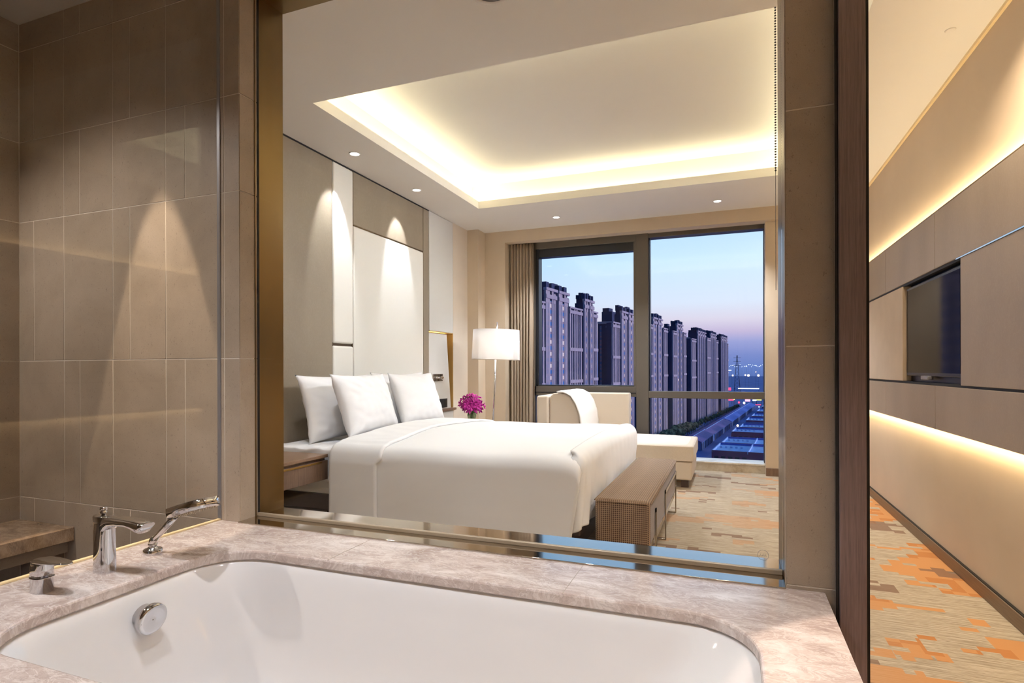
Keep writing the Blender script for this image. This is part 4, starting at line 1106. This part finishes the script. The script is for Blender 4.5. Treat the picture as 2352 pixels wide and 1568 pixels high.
# sheds
def shed(y0, y1, h, mat, lab, wd=15):
    t = thing('long_shed', lab, 'shed', (-25+(y0-540)*.112, y0, GZ), None, -math.atan(.112)); L_ = y1-y0
    def nw(): m = MB(); m.local = True; return m
    m = nw(); m.box(0, wd, 0, L_, 0, h, 'wall_blue'); m.build('walls', None, t)
    m = nw(); m.prism([(-1, -1, h), (wd+1, -1, h), (wd/2, -1, h+3.0)], (0, L_+2, 0), mat); m.build('roof', None, t)
    m = nw(); m.box(wd/2-.25, wd/2+.25, 0, L_, h+2.9, h+3.2, 'roof_pale'); m.build('ridge', None, t)
    n_ = int(L_/8)
    d0 = None
    for i in range(n_):
        if d0 is None: m = nw(); m.box(wd, wd+.1, 1, 5, 0, h-1.2, 'tower_dark'); d0 = m.build('door', None, t); q = d0
        else: q = d0.copy(); COL.objects.link(q); q.parent = t
        q.location = (0, i*8, 0)
shed(452, 520, 6.5, 'roof_purple', 'nearest long shed with a purple ribbed roof')
shed(524, 640, 6.0, 'roof_purple', 'second long shed with a dark purple roof')
shed(646, 960, 6.0, 'roof_blue', 'farthest long shed with a blue roof')
# flat roofed workshops on the right
WS = [(372, 412, 10, 44), (418, 455, 9.5, 44), (478, 512, 11, 50), (540, 575, 9, 60), (600, 640, 10, 60), (668, 712, 9, 70), (745, 800, 9, 80), (840, 900, 9, 90)]
wl = ['nearest', 'second nearest', 'third', 'fourth', 'fifth', 'sixth', 'seventh', 'most distant']
for (y0, y1, h, wd), a in zip(WS, wl):
    x = along(y0, -7.5); t = thing('flat_roof_workshop', a+' flat roofed low building in the row right of the access road', 'low building', (x, y0, GZ), None, -math.atan(.105)); L_ = y1-y0
    def nw(): m = MB(); m.local = True; return m
    m = nw(); m.box(0, wd, 0, L_, 0, h, 'wall_brick' if a in ('nearest', 'third') else 'wall_blue'); m.build('walls', None, t)
    m = nw(); m.box(.5, wd-.5, .5, L_-.5, h, h+.15, 'roof_pale'); m.build('roof', None, t)
    m = nw(); m.box(0, wd, 0, .6, h, h+1.4, 'wall_brick'); m.box(0, wd, L_-.6, L_, h, h+1.4, 'roof_blue'); m.box(0, .6, 0, L_, h, h+1.4, 'roof_pale'); m.box(wd*.46, wd*.46+.6, 0, L_, h, h+1.5, 'roof_pale'); m.build('parapet', None, t)
    m = nw()
    for i in range(5): m.box(2+i*3.1, 3.4+i*3.1, L_*.6, L_*.6+1.5, h, h+1.1, 'roof_pale')
    m.build('roof_vents', None, t)
    m = nw()
    for i in range(5): m.box(1.5+i*4, 4+i*4, -.1, 0, h-4.5, h-2, 'tower_dark')
    m.build('window_row', None, t)
# far city
rnd = random.Random(3)
lab_far = 'low building block on the skyline, haze painted into its bluish colour'
base = None
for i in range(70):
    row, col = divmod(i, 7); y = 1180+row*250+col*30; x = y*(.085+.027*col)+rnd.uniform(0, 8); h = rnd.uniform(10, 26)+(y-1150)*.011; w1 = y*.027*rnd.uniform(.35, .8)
    m = MB(); m.box(x, x+w1, y, y+24, GZ, GZ+h, 'far_haze_blue' if rnd.random() < .7 else 'far_haze_pale'); m.box(x+w1*.2, x+w1*.4, y+5, y+20, GZ+h, GZ+h+3, 'far_haze_blue')
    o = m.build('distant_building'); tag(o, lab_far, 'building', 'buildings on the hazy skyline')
def fwd(px, py, dist):
    a = (px-1176)/F_PX; hz = 848.4+(px-1176)*-.00278; return Fw*dist+Rt*(a*dist)+V((0, 0, CAM_H+(hz-py)/F_PX*dist))
# lattice pylon
p = fwd(1693, 848, 1500)
py_ = thing('pylon', 'tall lattice pylon rising above the hazy skyline at the right', 'pylon', (p.x, p.y, GZ))
m = MB(); m.local = True
HH = 97
def leg(a, z): w1 = 7*(1-z/HH)+.6; return (a[0]*w1, a[1]*w1, z)
for a in ((-1, -1), (1, -1), (1, 1), (-1, 1)): m.tube([leg(a, 0), leg(a, HH)], .55, 'tower_dark', 5)
zs = [HH*k/10 for k in range(11)]
for i in range(10):
    for a, b in (((-1, -1), (1, -1)), ((1, -1), (1, 1)), ((1, 1), (-1, 1)), ((-1, 1), (-1, -1))): m.tube([leg(a, zs[i]), leg(b, zs[i+1])], .3, 'tower_dark', 4)
m.build('lattice', None, py_)
m = MB(); m.local = True
for z in (70, 80, 90): m.tube([(-9, 0, z), (9, 0, z)], .4, 'tower_dark', 5)
m.build('cross_arm', None, py_)
# lamps: glowing heads on masts, far away
def mast(px, py, dist, r, mat, lab, grp='street lamps far off'):
    q = fwd(px, py, dist); t = thing('street_lamp', lab, 'street lamp', (q.x, q.y, GZ), grp)
    m = MB(); m.local = True; m.tube([(0, 0, 0), (0, 0, q.z-GZ)], .18, 'tower_dark', 5); m.build('mast', None, t)
    m = MB(); m.local = True; bmesh.ops.create_icosphere(m.bm, subdivisions=2, radius=r, matrix=Matrix.Translation((0, 0, q.z-GZ))); m.mi(mat)
    m.build('lamp_head', None, t)
far_l = 'small glowing lamp among the distant city lights'
for px, py, r_ in ((1683, 862, 2.6), (1712, 861, 2.4), (1719, 862, 3.6), (1742, 862, 3.4), (1736, 854, 1.2)): mast(px, py, 1900, r_, 'lamp_warm', far_l)
mast(1694, 977, 600, 1.1, 'lamp_warm', 'glowing warm lamp beside the access road', None)
mast(1743, 934, 900, .9, 'lamp_white', 'white lamp near the far end of the blue shed roof', None)
for i in range(26): mast(1676+i*3.1+rnd.uniform(-1, 1), 839+rnd.uniform(-2.5, 4), 3500, rnd.uniform(1.0, 2.2), 'lamp_white', far_l)
def glow_sign(px, py, dist, w1, h1, mat, lab):
    q = fwd(px, py, dist); m = MB(); m.box(q.x-w1/2, q.x+w1/2, q.y, q.y+1, q.z-h1/2, q.z+h1/2, mat)
    m.box(q.x-w1/2, q.x-w1/2+.5, q.y+.2, q.y+.8, GZ, q.z, 'tower_dark'); m.box(q.x+w1/2-.5, q.x+w1/2, q.y+.2, q.y+.8, GZ, q.z, 'tower_dark')
    tag(m.build('lit_sign'), lab, 'sign')
glow_sign(1675, 893, 1250, 7, 6, 'sign_red', 'red lit sign above the transom at the foot of the last tower')
glow_sign(1719, 892, 1300, 44, 1.6, 'lamp_white', 'long white light line of an elevated road above the transom')
glow_sign(1676, 918, 980, 12, 2.4, 'sign_red', 'red shop sign below the transom beside the last tower')
glow_sign(1684, 917, 985, 5, 1.6, 'sign_yellow', 'small yellow shop sign right of the red one')
glow_sign(1697, 924, 1000, 3, 3, 'sign_red', 'round red signal light on the far crossing')
glow_sign(1717, 919, 960, 8, 4, 'sign_pink', 'bright pink shop sign at the far end of the sheds')
glow_sign(1728, 929, 950, 26, 1.2, 'sign_red', 'long low red light strip at the far end of the sheds')
glow_sign(1733, 919, 965, 6, 2, 'lamp_white', 'white shop sign right of the pink one')
glow_sign(1743, 918, 960, 8, 1.8, 'sign_yellow', 'yellow green shop sign at the right window edge')
glow_sign(1709, 925, 940, 3, 3, 'lamp_white', 'white lit kiosk left of the pink sign')
glow_sign(1676, 850, 2200, 12, 2.6, 'lamp_white', 'white light bar near the horizon beside the last tower')
